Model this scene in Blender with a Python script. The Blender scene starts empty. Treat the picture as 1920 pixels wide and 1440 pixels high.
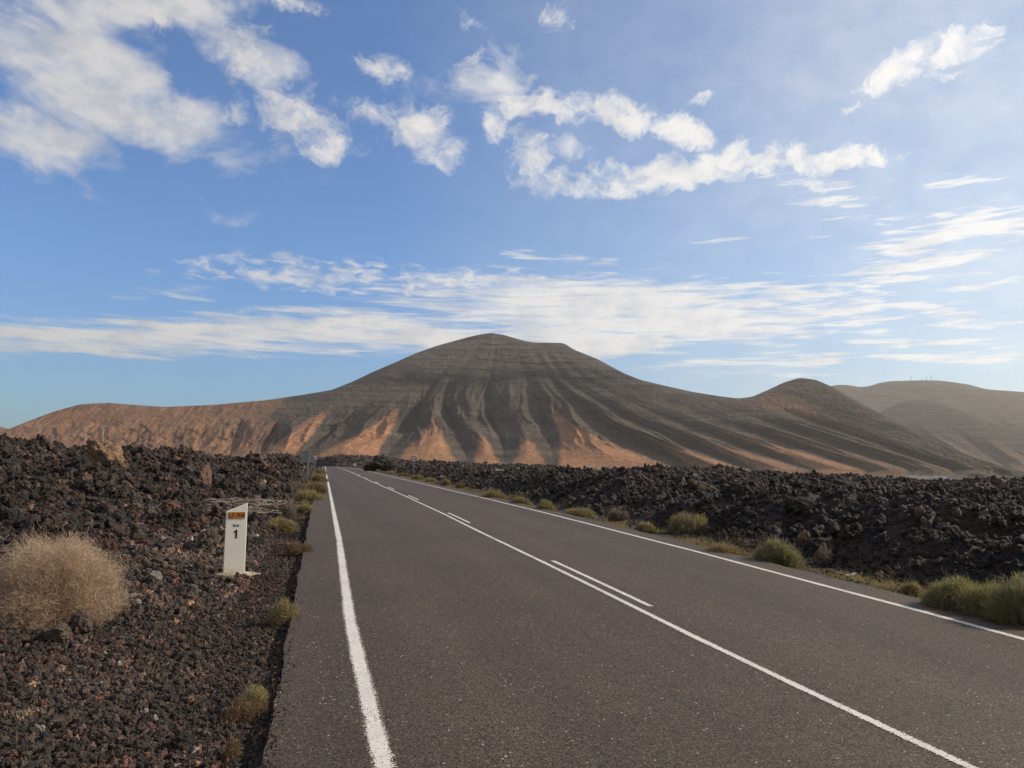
import bpy, math, random
import numpy as np
from mathutils import Matrix, Vector
rng = np.random.default_rng(7)
random.seed(7)
SC = bpy.context.scene
COL = SC.collection

# ------------------------------------------------------------------ camera
EYE = 1.64
FPX = 1400.0                      # focal length in pixels of a 1920 wide frame
PITCH, ROLL = math.radians(5.75), math.radians(1.30)
def cam_axes():
    F = np.array([0, math.cos(PITCH), math.sin(PITCH)]); U = np.array([0, -math.sin(PITCH), math.cos(PITCH)])
    X = np.array([1.0, 0, 0]); c, s = math.cos(ROLL), math.sin(ROLL)
    return F, c*X + s*U, -s*X + c*U
CF, CX, CU = cam_axes()
cd = bpy.data.cameras.new('camera'); cam = bpy.data.objects.new('camera', cd); COL.objects.link(cam)
cd.sensor_width = 36; cd.lens = 36*FPX/1920; cd.clip_start = 0.05; cd.clip_end = 40000
cam.matrix_world = Matrix(((CX[0], CU[0], -CF[0], 0), (CX[1], CU[1], -CF[1], 0), (CX[2], CU[2], -CF[2], EYE), (0, 0, 0, 1)))
SC.camera = cam
def ray(px, py):
    px = np.asarray(px, float); py = np.asarray(py, float)
    return CF + CX*((px[..., None]-960)/FPX) - CU*((py[..., None]-720)/FPX)
def azel(px, py):
    d = ray(px, py); return np.arctan2(d[..., 0], d[..., 1]), np.arctan2(d[..., 2], np.hypot(d[..., 0], d[..., 1]))

# ------------------------------------------------------------------ light
SUN_AZ, SUN_EL = math.radians(77), math.radians(31)      # azimuth clockwise from the view direction
sun_dir = Vector((math.sin(SUN_AZ)*math.cos(SUN_EL), math.cos(SUN_AZ)*math.cos(SUN_EL), math.sin(SUN_EL)))
ld = bpy.data.lights.new('sun', 'SUN'); ld.energy = 5.0; ld.angle = math.radians(0.55); ld.color = (1, 0.88, 0.72)
sun = bpy.data.objects.new('sun', ld); COL.objects.link(sun)
sun.rotation_euler = sun_dir.to_track_quat('Z', 'Y').to_euler(); sun.location = (60, 20, 60)
SC.view_settings.view_transform = 'Standard'; SC.view_settings.look = 'None'
SC.view_settings.exposure = 0.0; SC.view_settings.gamma = 1.0
SC.cycles.volume_bounces = 0; SC.cycles.max_bounces = 6; SC.cycles.transparent_max_bounces = 12
SC.cycles.use_denoising = True

# ------------------------------------------------------------------ node helpers
class NT:
    def __init__(s, tree): s.t = tree; s.n = tree.nodes; s.l = tree.links
    def new(s, ty, **kw):
        n = s.n.new(ty)
        for k, v in kw.items(): setattr(n, k, v)
        return n
    def put(s, sock, v):
        if hasattr(v, 'links') or isinstance(v, bpy.types.NodeSocket): s.l.new(v, sock)
        elif v is not None: sock.default_value = v
    def math(s, op, a, b=None, c=None, clamp=False):
        n = s.new('ShaderNodeMath', operation=op); n.use_clamp = clamp
        s.put(n.inputs[0], a)
        if b is not None: s.put(n.inputs[1], b)
        if c is not None: s.put(n.inputs[2], c)
        return n.outputs[0]
    def vmath(s, op, a, b=None, scale=None):
        n = s.new('ShaderNodeVectorMath', operation=op); s.put(n.inputs[0], a)
        if b is not None: s.put(n.inputs[1], b)
        if scale is not None: s.put(n.inputs['Scale'], scale)
        return n.outputs['Value'] if op in ('LENGTH', 'DOT_PRODUCT', 'DISTANCE') else n.outputs[0]
    def noise(s, vec, scale, detail=4, rough=0.55, dist=0.0, out='Fac', lac=2.0):
        n = s.new('ShaderNodeTexNoise'); s.put(n.inputs['Vector'], vec)
        n.inputs['Scale'].default_value = scale; n.inputs['Detail'].default_value = detail
        n.inputs['Roughness'].default_value = rough; n.inputs['Distortion'].default_value = dist
        n.inputs['Lacunarity'].default_value = lac
        return n.outputs[out]
    def voro(s, vec, scale, feature='F1', out='Distance', rand=1.0):
        n = s.new('ShaderNodeTexVoronoi', feature=feature); s.put(n.inputs['Vector'], vec)
        n.inputs['Scale'].default_value = scale; n.inputs['Randomness'].default_value = rand
        return n.outputs[out]
    def mr(s, v, a, b, c=0.0, d=1.0, smooth=False):
        n = s.new('ShaderNodeMapRange'); n.interpolation_type = 'SMOOTHSTEP' if smooth else 'LINEAR'
        s.put(n.inputs[0], v); n.inputs[1].default_value = a; n.inputs[2].default_value = b
        n.inputs[3].default_value = c; n.inputs[4].default_value = d
        return n.outputs[0]
    def mix(s, f, a, b, mode='MIX'):
        n = s.new('ShaderNodeMix', data_type='RGBA', blend_type=mode)
        s.put(n.inputs[0], f); s.put(n.inputs[6], a if not isinstance(a, tuple) else (*a, 1)[:4]); s.put(n.inputs[7], b if not isinstance(b, tuple) else (*b, 1)[:4])
        return n.outputs[2]
    def mapping(s, vec, loc=(0, 0, 0), rot=(0, 0, 0), scale=(1, 1, 1), ty='POINT'):
        n = s.new('ShaderNodeMapping', vector_type=ty); s.put(n.inputs[0], vec)
        n.inputs[1].default_value = loc; n.inputs[2].default_value = rot; n.inputs[3].default_value = scale
        return n.outputs[0]
def material(name, rough=0.85, spec=0.3):
    m = bpy.data.materials.new(name); m.use_nodes = True; t = NT(m.node_tree)
    b = m.node_tree.nodes['Principled BSDF']; b.inputs['Roughness'].default_value = rough
    b.inputs['Specular IOR Level'].default_value = spec
    return m, t, b
def plain(name, col, rough=0.7, var=0.15, scale=12, metal=0.0):
    m, t, b = material(name, rough)
    co = t.new('ShaderNodeTexCoord').outputs['Object']
    n = t.noise(co, scale, 5, 0.6)
    c = t.mix(t.mr(n, 0.3, 0.7), tuple(x*(1-var) for x in col), tuple(min(1, x*(1+var)) for x in col))
    t.put(b.inputs['Base Color'], c); b.inputs['Metallic'].default_value = metal
    return m
def bump(t, b, h, dist, strength=1.0):
    n = t.new('ShaderNodeBump'); n.inputs['Strength'].default_value = strength; n.inputs['Distance'].default_value = dist
    t.put(n.inputs['Height'], h); t.l.new(n.outputs[0], b.inputs['Normal']); return n

# ------------------------------------------------------------------ world: physical sky and the day's clouds plus added fill clouds, laid out in azimuth and elevation
w = bpy.data.worlds.new('World'); SC.world = w; w.use_nodes = True
t = NT(w.node_tree); bg = w.node_tree.nodes['Background']; SKY_STRENGTH = 0.10
bg.inputs['Strength'].default_value = SKY_STRENGTH
sky = t.new('ShaderNodeTexSky', sky_type='NISHITA'); sky.sun_disc = False
sky.sun_elevation = SUN_EL; sky.sun_rotation = SUN_AZ; sky.air_density = 1.0; sky.dust_density = 0.6; sky.ozone_density = 3.0; sky.altitude = 50
dirv = t.new('ShaderNodeTexCoord').outputs['Generated']
sx = t.new('ShaderNodeSeparateXYZ'); t.put(sx.inputs[0], dirv)
az = t.math('MULTIPLY', t.math('ARCTAN2', sx.outputs[0], sx.outputs[1]), 57.29578)
el = t.math('MULTIPLY', t.math('ARCSINE', sx.outputs[2]), 57.29578)
cv = t.new('ShaderNodeCombineXYZ'); t.put(cv.inputs[0], az); t.put(cv.inputs[1], el)
Q = cv.outputs[0]
def blobs(vec, lst):
    """ellipses (centre x, centre y, half length, half height, tilt in degrees, weight), given where they stand in the photograph"""
    acc = None
    for cx, cy, rx, ry, tilt, wt in lst:
        c = np.degrees(np.array(azel(cx, cy)))
        a = math.radians(tilt)
        e = np.degrees(np.array(azel(cx+8*math.cos(a), cy-8*math.sin(a)))) - c
        g = np.degrees(np.array(azel(cx-8*math.sin(a), cy-8*math.cos(a)))) - c
        m = t.mapping(vec, (c[0], c[1], 0), (0, 0, math.atan2(e[1], e[0])), (np.hypot(*e)/8*rx, np.hypot(*g)/8*ry, 1e5), 'TEXTURE')
        v = t.mr(t.vmath('LENGTH', m), 1.08, 0.30, 0.0, wt)
        acc = v if acc is None else t.math('MAXIMUM', acc, v)
    return acc
def warp(vec, scale, amp, stretch=(1, 1, 1), detail=5):
    n = t.noise(t.mapping(vec, scale=stretch), scale, detail, 0.6, out='Color')
    return t.vmath('ADD', vec, t.vmath('SCALE', t.vmath('SUBTRACT', n, (0.5, 0.5, 0.5)), scale=amp))
# heaped clouds
QW = warp(Q, 0.25, 3.6, detail=8)
CUM = [(560, 215, 150, 75, -38, 1.0), (450, 95, 150, 70, -45, 1.0), (330, 30, 170, 60, -10, .9), (610, 275, 85, 45, -5, 1.0),
       (690, 215, 60, 40, -25, .7), (790, 250, 105, 70, -20, 1.0), (840, 300, 60, 28, 0, .8), (720, 140, 75, 42, -30, .85), (880, 130, 90, 40, 15, .55), (870, 40, 90, 30, -18, .65),
       (540, 8, 90, 30, 0, .75), (1048, 30, 42, 48, -70, .7), (420, 215, 60, 35, -10, .6),
       (1010, 200, 130, 42, -8, 1.25), (1170, 212, 140, 48, -10, 1.3), (1280, 250, 115, 44, -20, 1.25), (1310, 195, 45, 22, 10, .75),
       (990, 290, 85, 65, -40, 1.0), (1090, 350, 150, 36, 0, .95), (1250, 325, 210, 52, 4, 1.25), (1420, 300, 200, 48, 0, 1.25), (1600, 292, 150, 24, 0, 1.15), (1540, 345, 130, 22, -5, .7), (1080, 290, 40, 22, 10, .6), (930, 230, 50, 40, 0, .75),
       (1725, 118, 205, 58, 28, 1.3), (1840, 50, 80, 26, 25, .9), (1760, 150, 70, 22, 5, .9), (1610, 190, 80, 26, 20, .9)]
cm = blobs(QW, CUM)
fb = t.noise(t.mapping(QW, rot=(0, 0, .2), scale=(.8, 1.15, 1)), 0.48, 12, 0.66, 0.35)
dens = t.math('ADD', cm, t.math('MULTIPLY', t.math('SUBTRACT', fb, 0.5), 2.9))
d_cum = t.mr(dens, 0.15, 1.40, smooth=True)
d_cum = t.math('MULTIPLY', d_cum, t.mr(cm, 0.02, 0.2))
# veil of soft cloud, upper left
SOFT = [(90, 90, 330, 170, -15, 1.5), (60, 250, 260, 75, -10, 1.4), (330, 190, 260, 100, -20, 1.15), (230, 40, 330, 110, 0, 1.4), (380, 250, 230, 60, -20, .8), (230, 330, 330, 70, -15, .55), (560, 330, 330, 60, -10, .25), (480, 60, 150, 90, -40, .7), (900, 130, 170, 80, 10, 1.0), (1100, 265, 150, 50, 0, .8)]
QS = warp(Q, 0.11, 9.0)
sm = blobs(QS, SOFT)
fs = t.noise(t.mapping(Q, rot=(0, 0, 0.35), scale=(0.7, 1.3, 1)), 0.22, 7, 0.55, 0.3)
d_soft = t.math('MULTIPLY', t.mr(t.math('ADD', sm, t.math('MULTIPLY', t.math('SUBTRACT', fs, 0.5), 4.2)), 0.30, 1.60, smooth=True), 0.88)
d_soft = t.math('MULTIPLY', d_soft, t.mr(sm, 0.0, 0.2))
# streaks low over the hills
STR = [(1180, 585, 560, 80, -2, 1.5), (1500, 570, 420, 60, -5, 1.1), (1000, 635, 560, 48, 0, 1.5), (330, 625, 600, 50, 1, 1.35), (640, 612, 460, 50, 0, 1.4), (60, 625, 360, 46, 0, 1.1),
       (1560, 600, 380, 26, 3, 1.0), (1720, 580, 320, 20, 0, .9), (1600, 665, 500, 26, 2, .95), (1850, 680, 260, 24, 0, .8), (1400, 690, 300, 16, 0, .7), (1850, 610, 260, 22, 4, 1.0),
       (1760, 455, 310, 50, 14, 1.25), (1870, 425, 230, 40, -4, 1.3), (1700, 495, 300, 28, 18, 1.15), (1880, 520, 200, 20, 10, .85), (1860, 470, 220, 26, 16, .9),
       (1420, 450, 190, 12, 3, .65), (1080, 482, 190, 14, 0, .6), (1300, 500, 180, 14, 0, .35), (1580, 375, 240, 44, -12, .8), (1760, 330, 200, 30, -5, .5), (1100, 515, 420, 14, 0, .5), (300, 545, 160, 18, 0, .45), (1660, 545, 260, 22, 0, .5)]
QT = warp(Q, 0.25, 3.4, (0.35, 1.2, 1))
st = blobs(QT, STR)
fz = t.noise(t.mapping(Q, rot=(0, 0, -0.09), scale=(0.12, 1.5, 1)), 1.15, 11, 0.66, 0.35)
fz2 = t.noise(t.mapping(Q, rot=(0, 0, -0.32), scale=(0.2, 1.6, 1)), 1.2, 6, 0.6, 0.4)
fzz = t.math('MULTIPLY_ADD', t.math('SUBTRACT', fz2, 0.5), t.mr(az, 8, 26), fz)
d_str = t.mr(t.math('ADD', st, t.math('MULTIPLY', t.math('SUBTRACT', fzz, 0.5), 4.0)), 0.15, 1.45, smooth=True)
d_str = t.math('MULTIPLY', t.math('MULTIPLY', d_str, t.mr(st, 0.0, 0.3)), 0.96)
# rippled mackerel patch
RIP = [(600, 512, 340, 40, -3, 1.0), (860, 530, 330, 40, 0, 1.1), (480, 590, 90, 22, 0, .6)]
rp = blobs(warp(Q, 0.3, 2.0), RIP)
fr = t.noise(t.mapping(warp(Q, 0.8, 0.8), rot=(0, 0, 0.25), scale=(0.8, 2.4, 1)), 0.75, 4, 0.5, 0.6)
d_rip = t.mr(t.math('ADD', rp, t.math('MULTIPLY', t.math('SUBTRACT', fr, 0.5), 4.5)), 0.15, 1.9, smooth=True)
d_rip = t.math('MULTIPLY', d_rip, t.mr(rp, 0.0, 0.35, 0, .85))
# unseen clouds added outside the view, spread wide to neutralise the land's ambient light
fe = t.noise(t.mapping(dirv, scale=(1, 1, 3.0)), 2.4, 7, 0.6, 0.4)
d_fill = t.math('MULTIPLY', t.mr(fe, 0.32, 0.62, smooth=True), t.mr(t.math('ABSOLUTE', az), 42, 62))
thin = t.math('MULTIPLY', t.noise(t.mapping(Q, scale=(0.5, 1, 1)), 0.12, 6, 0.6), t.mr(az, -10, 34, 0.05, 0.80))
D = d_cum
for k in (d_soft, d_str, d_rip, d_fill): D = t.math('MAXIMUM', D, k)
D = t.math('MAXIMUM', D, thin)
shade = t.noise(t.mapping(Q, loc=(3, 7, 0), scale=(0.8, 1.2, 1)), 0.4, 7, 0.6)
cl_a = t.mix(t.mr(az, -30, 30), (5.7, 5.75, 5.9, 1), (8.6, 8.65, 8.8, 1))
cl_b = t.mix(t.mr(az, -30, 30), (7.4, 7.15, 6.9, 1), (10.0, 9.9, 9.7, 1))
ccol = t.mix(t.mr(shade, 0.36, 0.58, smooth=True), cl_a, cl_b)
ccol = t.mix(t.mr(t.math('ABSOLUTE', az), 42, 62), ccol, (5.6, 5.15, 4.5, 1))  # the added clouds out of view are tinted warm to fill the land's light
skc = t.mix(1.0, sky.outputs[0], t.mix(t.mr(az, -10, 36), (0.86, 1.22, 1.58), (1.08, 1.30, 1.34)), 'MULTIPLY')
skc = t.mix(1.0, skc, t.mix(t.mr(el, 0, 14), (0.76, 0.80, 0.86), (1, 1, 1)), 'MULTIPLY')
final = t.mix(t.math('MINIMUM', D, 1.0), skc, ccol)
t.l.new(final, bg.inputs['Color'])

# ------------------------------------------------------------------ numpy noise
def _h(ix, iy, s):
    n = (ix.astype(np.int64)*374761393 + iy.astype(np.int64)*668265263 + s*1442695041) & 0xffffffff
    n = ((n ^ (n >> 13))*1274126177) & 0xffffffff
    n = ((n ^ (n >> 16))*2246822519) & 0xffffffff
    return (n ^ (n >> 15)) & 0xffffffff
def perlin(x, y, s=0):
    xi, yi = np.floor(x), np.floor(y); fx, fy = x-xi, y-yi
    u, v = fx*fx*fx*(fx*(fx*6-15)+10), fy*fy*fy*(fy*(fy*6-15)+10)
    def g(ax, ay):
        a = _h(xi+ax, yi+ay, s)/4294967296.0*2*np.pi
        return np.cos(a)*(fx-ax) + np.sin(a)*(fy-ay)
    return ((g(0, 0)*(1-u)+g(1, 0)*u)*(1-v) + (g(0, 1)*(1-u)+g(1, 1)*u)*v)*1.5
def fbm(x, y, o=4, s=0, gain=0.5):
    a, r = 1.0, 0
    for i in range(o):
        r = r + a*perlin(x*2**i+i*17.3, y*2**i-i*9.1, s+i); a *= gain
    return r
def cells(x, y, s=0):
    xi, yi = np.floor(x), np.floor(y); f1 = np.full(np.shape(x), 9.0); f2 = f1.copy(); hv = f1.copy()
    for dx in (-1, 0, 1):
        for dy in (-1, 0, 1):
            a = _h(xi+dx, yi+dy, s)/4294967296.0; b = _h(xi+dx, yi+dy, s+91)/4294967296.0; c = _h(xi+dx, yi+dy, s+57)/4294967296.0
            d = np.hypot(xi+dx+a-x, yi+dy+b-y)
            nw = d < f1
            f2 = np.where(nw, f1, np.minimum(f2, d)); hv = np.where(nw, c, hv); f1 = np.where(nw, d, f1)
    return f1, f2, hv
def sstep(a, b, x):
    q = np.clip((x-a)/(b-a), 0, 1); return q*q*(3-2*q)

# ------------------------------------------------------------------ mesh helpers
def link(name, me, mat=None, parent=None, label=None, cat=None, group=None, kind=None):
    o = bpy.data.objects.new(name, me); COL.objects.link(o)
    if mat is not None:
        if isinstance(mat, (list, tuple)):
            for q in mat: me.materials.append(q)
        else: me.materials.append(mat)
    if parent is not None: o.parent = parent
    tag(o, label, cat, group, kind); return o
def tag(o, label=None, cat=None, group=None, kind=None):
    for k, v in (('label', label), ('category', cat), ('group', group), ('kind', kind)):
        if v: o[k] = v
    return o
def thing(name, loc, rz=0, label=None, cat=None, group=None):
    o = bpy.data.objects.new(name, None); o.empty_display_size = 0.2; COL.objects.link(o)
    o.location = loc; o.rotation_euler = (0, 0, rz); return tag(o, label, cat, group)
def np_mesh(name, V, Fq, smooth=False, attrs=None, uv=None):
    me = bpy.data.meshes.new(name); V = np.asarray(V, np.float32); Fq = np.asarray(Fq, np.int32); k = Fq.shape[1]
    me.vertices.add(len(V)); me.vertices.foreach_set('co', V.ravel())
    me.loops.add(Fq.size); me.loops.foreach_set('vertex_index', Fq.ravel())
    me.polygons.add(len(Fq)); me.polygons.foreach_set('loop_start', np.arange(0, Fq.size, k, dtype=np.int32))
    me.polygons.foreach_set('loop_total', np.full(len(Fq), k, np.int32))
    me.polygons.foreach_set('use_smooth', np.full(len(Fq), smooth, bool))
    me.update(calc_edges=True)
    for an, av in (attrs or {}).items():
        av = np.asarray(av, np.float32)
        if av.ndim == 1: me.attributes.new(an, 'FLOAT', 'POINT').data.foreach_set('value', av)
        else: me.attributes.new(an, 'FLOAT_VECTOR', 'POINT').data.foreach_set('vector', av.ravel())
    if uv is not None:
        ul = me.uv_layers.new(name='UVMap'); ul.data.foreach_set('uv', np.asarray(uv, np.float32)[Fq.ravel()].ravel())
    return me
def grid_faces(nu, nv, wrap=False):
    i = np.arange(nu if wrap else nu-1); j = np.arange(nv-1); I, J = np.meshgrid(i, j, indexing='ij'); I2 = (I+1) % nu
    return np.stack([I*nv+J, I2*nv+J, I2*nv+J+1, I*nv+J+1], -1).reshape(-1, 4)
class MB:
    def __init__(s): s.v = []; s.f = []
    def add(s, V, F):
        o = len(s.v); s.v += [tuple(p) for p in V]; s.f += [tuple(i+o for i in q) for q in F]
    def box(s, a, b, bev=0.0):
        (x0, y0, z0), (x1, y1, z1) = a, b
        s.add([(x0, y0, z0), (x1, y0, z0), (x1, y1, z0), (x0, y1, z0), (x0, y0, z1), (x1, y0, z1), (x1, y1, z1), (x0, y1, z1)],
              [(0, 3, 2, 1), (4, 5, 6, 7), (0, 1, 5, 4), (1, 2, 6, 5), (2, 3, 7, 6), (3, 0, 4, 7)])
    def tube(s, pts, rad, n=10, cap=True):
        P = [Vector(p) for p in pts]; rad = rad if isinstance(rad, (list, tuple)) else [rad]*len(P); rings = []
        for i, p in enumerate(P):
            d = (P[min(i+1, len(P)-1)]-P[max(i-1, 0)]).normalized(); a = d.orthogonal().normalized(); b = d.cross(a)
            if i and abs(a.dot(pa)) < .9: a = (pa-d*pa.dot(d)).normalized(); b = d.cross(a)
            pa = a
            rings.append([p+(a*math.cos(2*math.pi*k/n)+b*math.sin(2*math.pi*k/n))*rad[i] for k in range(n)])
        V = [q for r in rings for q in r]; F = []
        for i in range(len(P)-1):
            for k in range(n): F.append((i*n+k, i*n+(k+1) % n, (i+1)*n+(k+1) % n, (i+1)*n+k))
        if cap: F.append(tuple(range(n))[::-1]); F.append(tuple((len(P)-1)*n+k for k in range(n)))
        s.add(V, F)
    def prism(s, poly, y0, y1):
        n = len(poly); V = [(x, y0, z) for x, z in poly]+[(x, y1, z) for x, z in poly]
        F = [tuple(range(n)), tuple(range(n, 2*n))[::-1]]+[(i, i+n, (i+1) % n+n, (i+1) % n) for i in range(n)]
        s.add(V, F)
    def build(s, name, mat, parent=None, smooth=False, bevel=0.0, **kw):
        me = bpy.data.meshes.new(name); me.from_pydata(s.v, [], s.f); me.validate(); me.update()
        o = link(name, me, mat, parent, **kw)
        import bmesh
        bm = bmesh.new(); bm.from_mesh(me)
        bmesh.ops.recalc_face_normals(bm, faces=bm.faces)
        if bevel: bmesh.ops.bevel(bm, geom=[e for e in bm.edges if len(e.link_faces) == 2 and e.calc_face_angle(0) > 0.5], offset=bevel, segments=2, affect='EDGES', profile=0.5)
        bm.to_mesh(me); bm.free()
        if smooth: me.polygons.foreach_set('use_smooth', [True]*len(me.polygons))
        return o

# ------------------------------------------------------------------ the lie of the land
def road_x(y):                                    # lateral shift of the road axis
    y = np.asarray(y, float); return -0.2519*y-0.0035*np.maximum(0, y-187)**2
TL = ([20, 45, 63, 110, 151, 187], [0.03, 0.09, 0.12, 0.32, 0.49, 0.6])            # the carriageway is not quite parallel-sided
TC = ([22, 31, 44, 60, 94, 150], [0, -0.05, -0.22, -0.40, -0.50, -0.45])
TR = ([24, 32, 38, 54, 76, 115, 160], [0.0, -0.18, -0.40, -0.80, -1.21, -1.58, -1.7])
wl = lambda y: np.interp(y, *TL)
wc = lambda y: np.interp(y, *TC)
wr = lambda y: np.interp(y, *TR)
def road_z(y): return -4.77e-5*np.maximum(0, np.asarray(y, float)-30)**2
XL, XC, XR = 0.40, 3.65, 7.02
EL, ER = XL-0.66, XR+0.64                         # asphalt edges
HORI = lambda px: 861.0+0.0227*(px-960)
SKL = np.array([(-900, 818), (-300, 825), (0, 831), (60, 832), (130, 834), (240, 836), (330, 839), (400, 848), (480, 857), (540, 863), (575, 868), (600, 872), (640, 876)], float)
SKR = np.array([(640, 876), (690, 874), (700, 857), (712, 853), (725, 857), (738, 863), (800, 865), (845, 862), (858, 862), (880, 866), (950, 868), (1000, 870), (1060, 874), (1130, 876), (1150, 873), (1200, 868), (1300, 867), (1370, 866), (1400, 873), (1480, 876), (1530, 881), (1600, 886), (1700, 891), (1800, 893), (1920, 894), (2300, 902), (3000, 915)], float)
SKW = np.array([(480, 852), (560, 854), (600, 857), (640, 856), (690, 857), (760, 864), (900, 872), (1200, 880)], float)
def skytab(T):
    a, e = azel(T[:, 0], T[:, 1]); return a, e
AL, ELL = skytab(SKL); AR, ELR = skytab(SKR); AW, ELW = skytab(SKW)
RTAB = (azel(np.array([640., 700, 740, 900, 1100, 1180, 1450, 1600, 1900, 2400]), np.full(10, 870.))[0], np.array([95., 95, 90, 95, 90, 62, 62, 85, 95, 95]))
def lava_detail(x, y, r):
    big = fbm(x/7.0, y/7.0, 3, 11)*0.55
    wx, wy = x+perlin(x/1.3, y/1.3, 31)*0.5, y+perlin(x/1.3+50, y/1.3, 32)*0.5
    mid = (0.5-np.abs(fbm(wx/2.3, wy/2.3, 3, 21)))*0.6
    f1, f2, hv = cells(wx/0.95, wy/0.95, 41)
    blk = (hv-0.5)*0.42*sstep(0, 0.25, f2-f1)+(0.35-f1)*0.25
    f1, f2, hv = cells(wx/0.36, wy/0.36, 51)
    sm = ((hv-0.5)*0.16*sstep(0, 0.25, f2-f1)+(0.35-f1)*0.10)
    f1, f2, hv = cells(x/0.13, y/0.13, 61)
    ti = ((hv-0.5)*0.06+(0.35-f1)*0.04)*sstep(30, 15, r)
    big = big+0.35*np.round(fbm(x/4.0, y/5.5, 2, 13)*2.2+.3*perlin(x, y, 14))/2.2*sstep(12, 25, r)
    return big+mid*0.8+blk+sm*sstep(110, 50, r)+ti
def ground_z(x, y, with_road=True, detail=True):
    x = np.asarray(x, float); y = np.asarray(y, float)
    r = np.hypot(x, y); a = np.arctan2(x, y)
    yc = np.clip(y, -60, 260); rz = road_z(yc); rx = road_x(yc)
    sl = (rx+EL+wl(yc))-x; sr = x-(rx+ER+wr(yc))                # distance out from either asphalt edge
    plain_h = -9.0-5.0*sstep(600, 1500, r)
    # left of the road: cinder apron that climbs into lumpy lava
    e = np.interp(a, AL, ELL); RL = np.interp(a, [-0.6, -0.3, -0.22], [46, 58, 75]); top = EYE+RL*np.tan(e)-0.80
    hl = -0.12+(top+0.12)*sstep(9.0, 1.0*RL, r)**0.9
    back = np.maximum(top-(r-RL)*0.022, plain_h)
    hl = np.where(r > RL, back, hl)
    ampL = 0.10+0.90*sstep(9, 34, r); ampL = ampL*sstep(0.3, 2.5, sl)
    # right of the road: verge, then the steep edge of the flow
    e = np.interp(a, AR, ELR); RR = np.interp(a, *RTAB); topr = EYE+RR*np.tan(e)-0.82
    fr = 0.62+0.22*perlin(y/6.0, x/9.0, 71)
    front = sstep(1.0, 4.2, sr+perlin(x/2.2, y/2.2, 72)*0.9)
    hr = -0.14+(fr+0.14)*front
    hr = hr+(topr-fr)*sstep(14, 1.0, 1)*0+ (topr-0.62)*sstep(16, 1.0*RR, r)*front
    backr = np.maximum(topr-(r-RR)*0.022, plain_h)
    hr = np.where(r > RR, backr, hr)
    ampR = 0.05+0.60*front
    left = x < rx+3.5
    h = np.where(left, hl, hr); amp = np.where(left, ampL, ampR)
    # bank across the end of the straight, past the brow
    ew = np.interp(a, AW, ELW); hw = (EYE+238*np.tan(ew)-0.4)
    bank = sstep(200, 236, r)*(1-sstep(250, 420, r))*sstep(-0.36, -0.3, a)*(1-sstep(0.05, 0.15, a))
    h = h*(1-bank)+np.maximum(h, hw)*bank; amp = np.maximum(amp, bank)
    farfade = sstep(900, 240, r)
    if detail: h = h+amp*lava_detail(x, y, r)*(0.25+0.75*farfade)*np.where(r > 900, 0, 1)
    h = np.where(r > 900, plain_h+fbm(x/240, y/240, 3, 5)*1.2, h)
    d = np.maximum(0, np.maximum(-sl, -sr))
    # road bed
    if with_road:
        out = np.maximum(sl, sr)
        k = sstep(0.0, 1.1, out)*np.where(y > 262, 1, 1)
        bed = rz-0.16
        near = (y > -60) & (y < 250)
        lip = rz-0.05-0.05*sstep(0.02, 0.10, out)
        lip = np.where(out < 0, bed, lip)
        kk = np.where(near, k, 1.0)
        # keep the verges clear of big lava lumps
        h = np.where(near, lip*(1-kk)+np.where(out < 3.0, np.minimum(h, rz+0.25+out*0.6), h)*kk, h)
    return h
def ground_at(px, py, dz=0.0, tmax=400):
    """where the line of sight through a pixel of the photograph meets the ground"""
    d = ray(px, py); d = d/np.hypot(d[0], d[1]); tt = np.linspace(2.5, tmax, 9000)**1.0
    z = EYE+d[2]*tt; g = ground_z(d[0]*tt, d[1]*tt, True, False)+dz
    hit = np.argmax(z < g) if (z < g).any() else len(tt)-1
    return d[0]*tt[hit], d[1]*tt[hit], g[hit]-dz
def road_pt(px, py):
    d = ray(px, py); tt = np.linspace(2.0, 260, 20000); z = EYE+d[2]*tt; g = road_z(d[1]*tt)
    hit = np.argmax(z < g) if (z < g).any() else len(tt)-1
    return d[0]*tt[hit], d[1]*tt[hit], g[hit]

# ground sheet: fine towards the view, coarse behind
a_f = np.radians(np.arange(-46, 46.01, 0.095)); a_b = np.radians(np.arange(47, 313, 3.0)); A = np.concatenate([a_f, a_b])
rr = [0.8]
while rr[-1] < 270: rr.append(rr[-1]*(1.0062 if rr[-1] > 2 else 1.03))
while rr[-1] < 30000: rr.append(rr[-1]*1.05)
rr = np.array(rr); AA, RR_ = np.meshgrid(A, rr, indexing='ij')
GX, GY = RR_*np.sin(AA), RR_*np.cos(AA); GZ = ground_z(GX, GY)
V = np.stack([GX, GY, GZ], -1).reshape(-1, 3)
Fg = grid_faces(len(A), len(rr), True)
V = np.vstack([V, [[0, 0, -0.16]]])
me = np_mesh('ground', V, Fg)
ctr = len(V)-1
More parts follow.
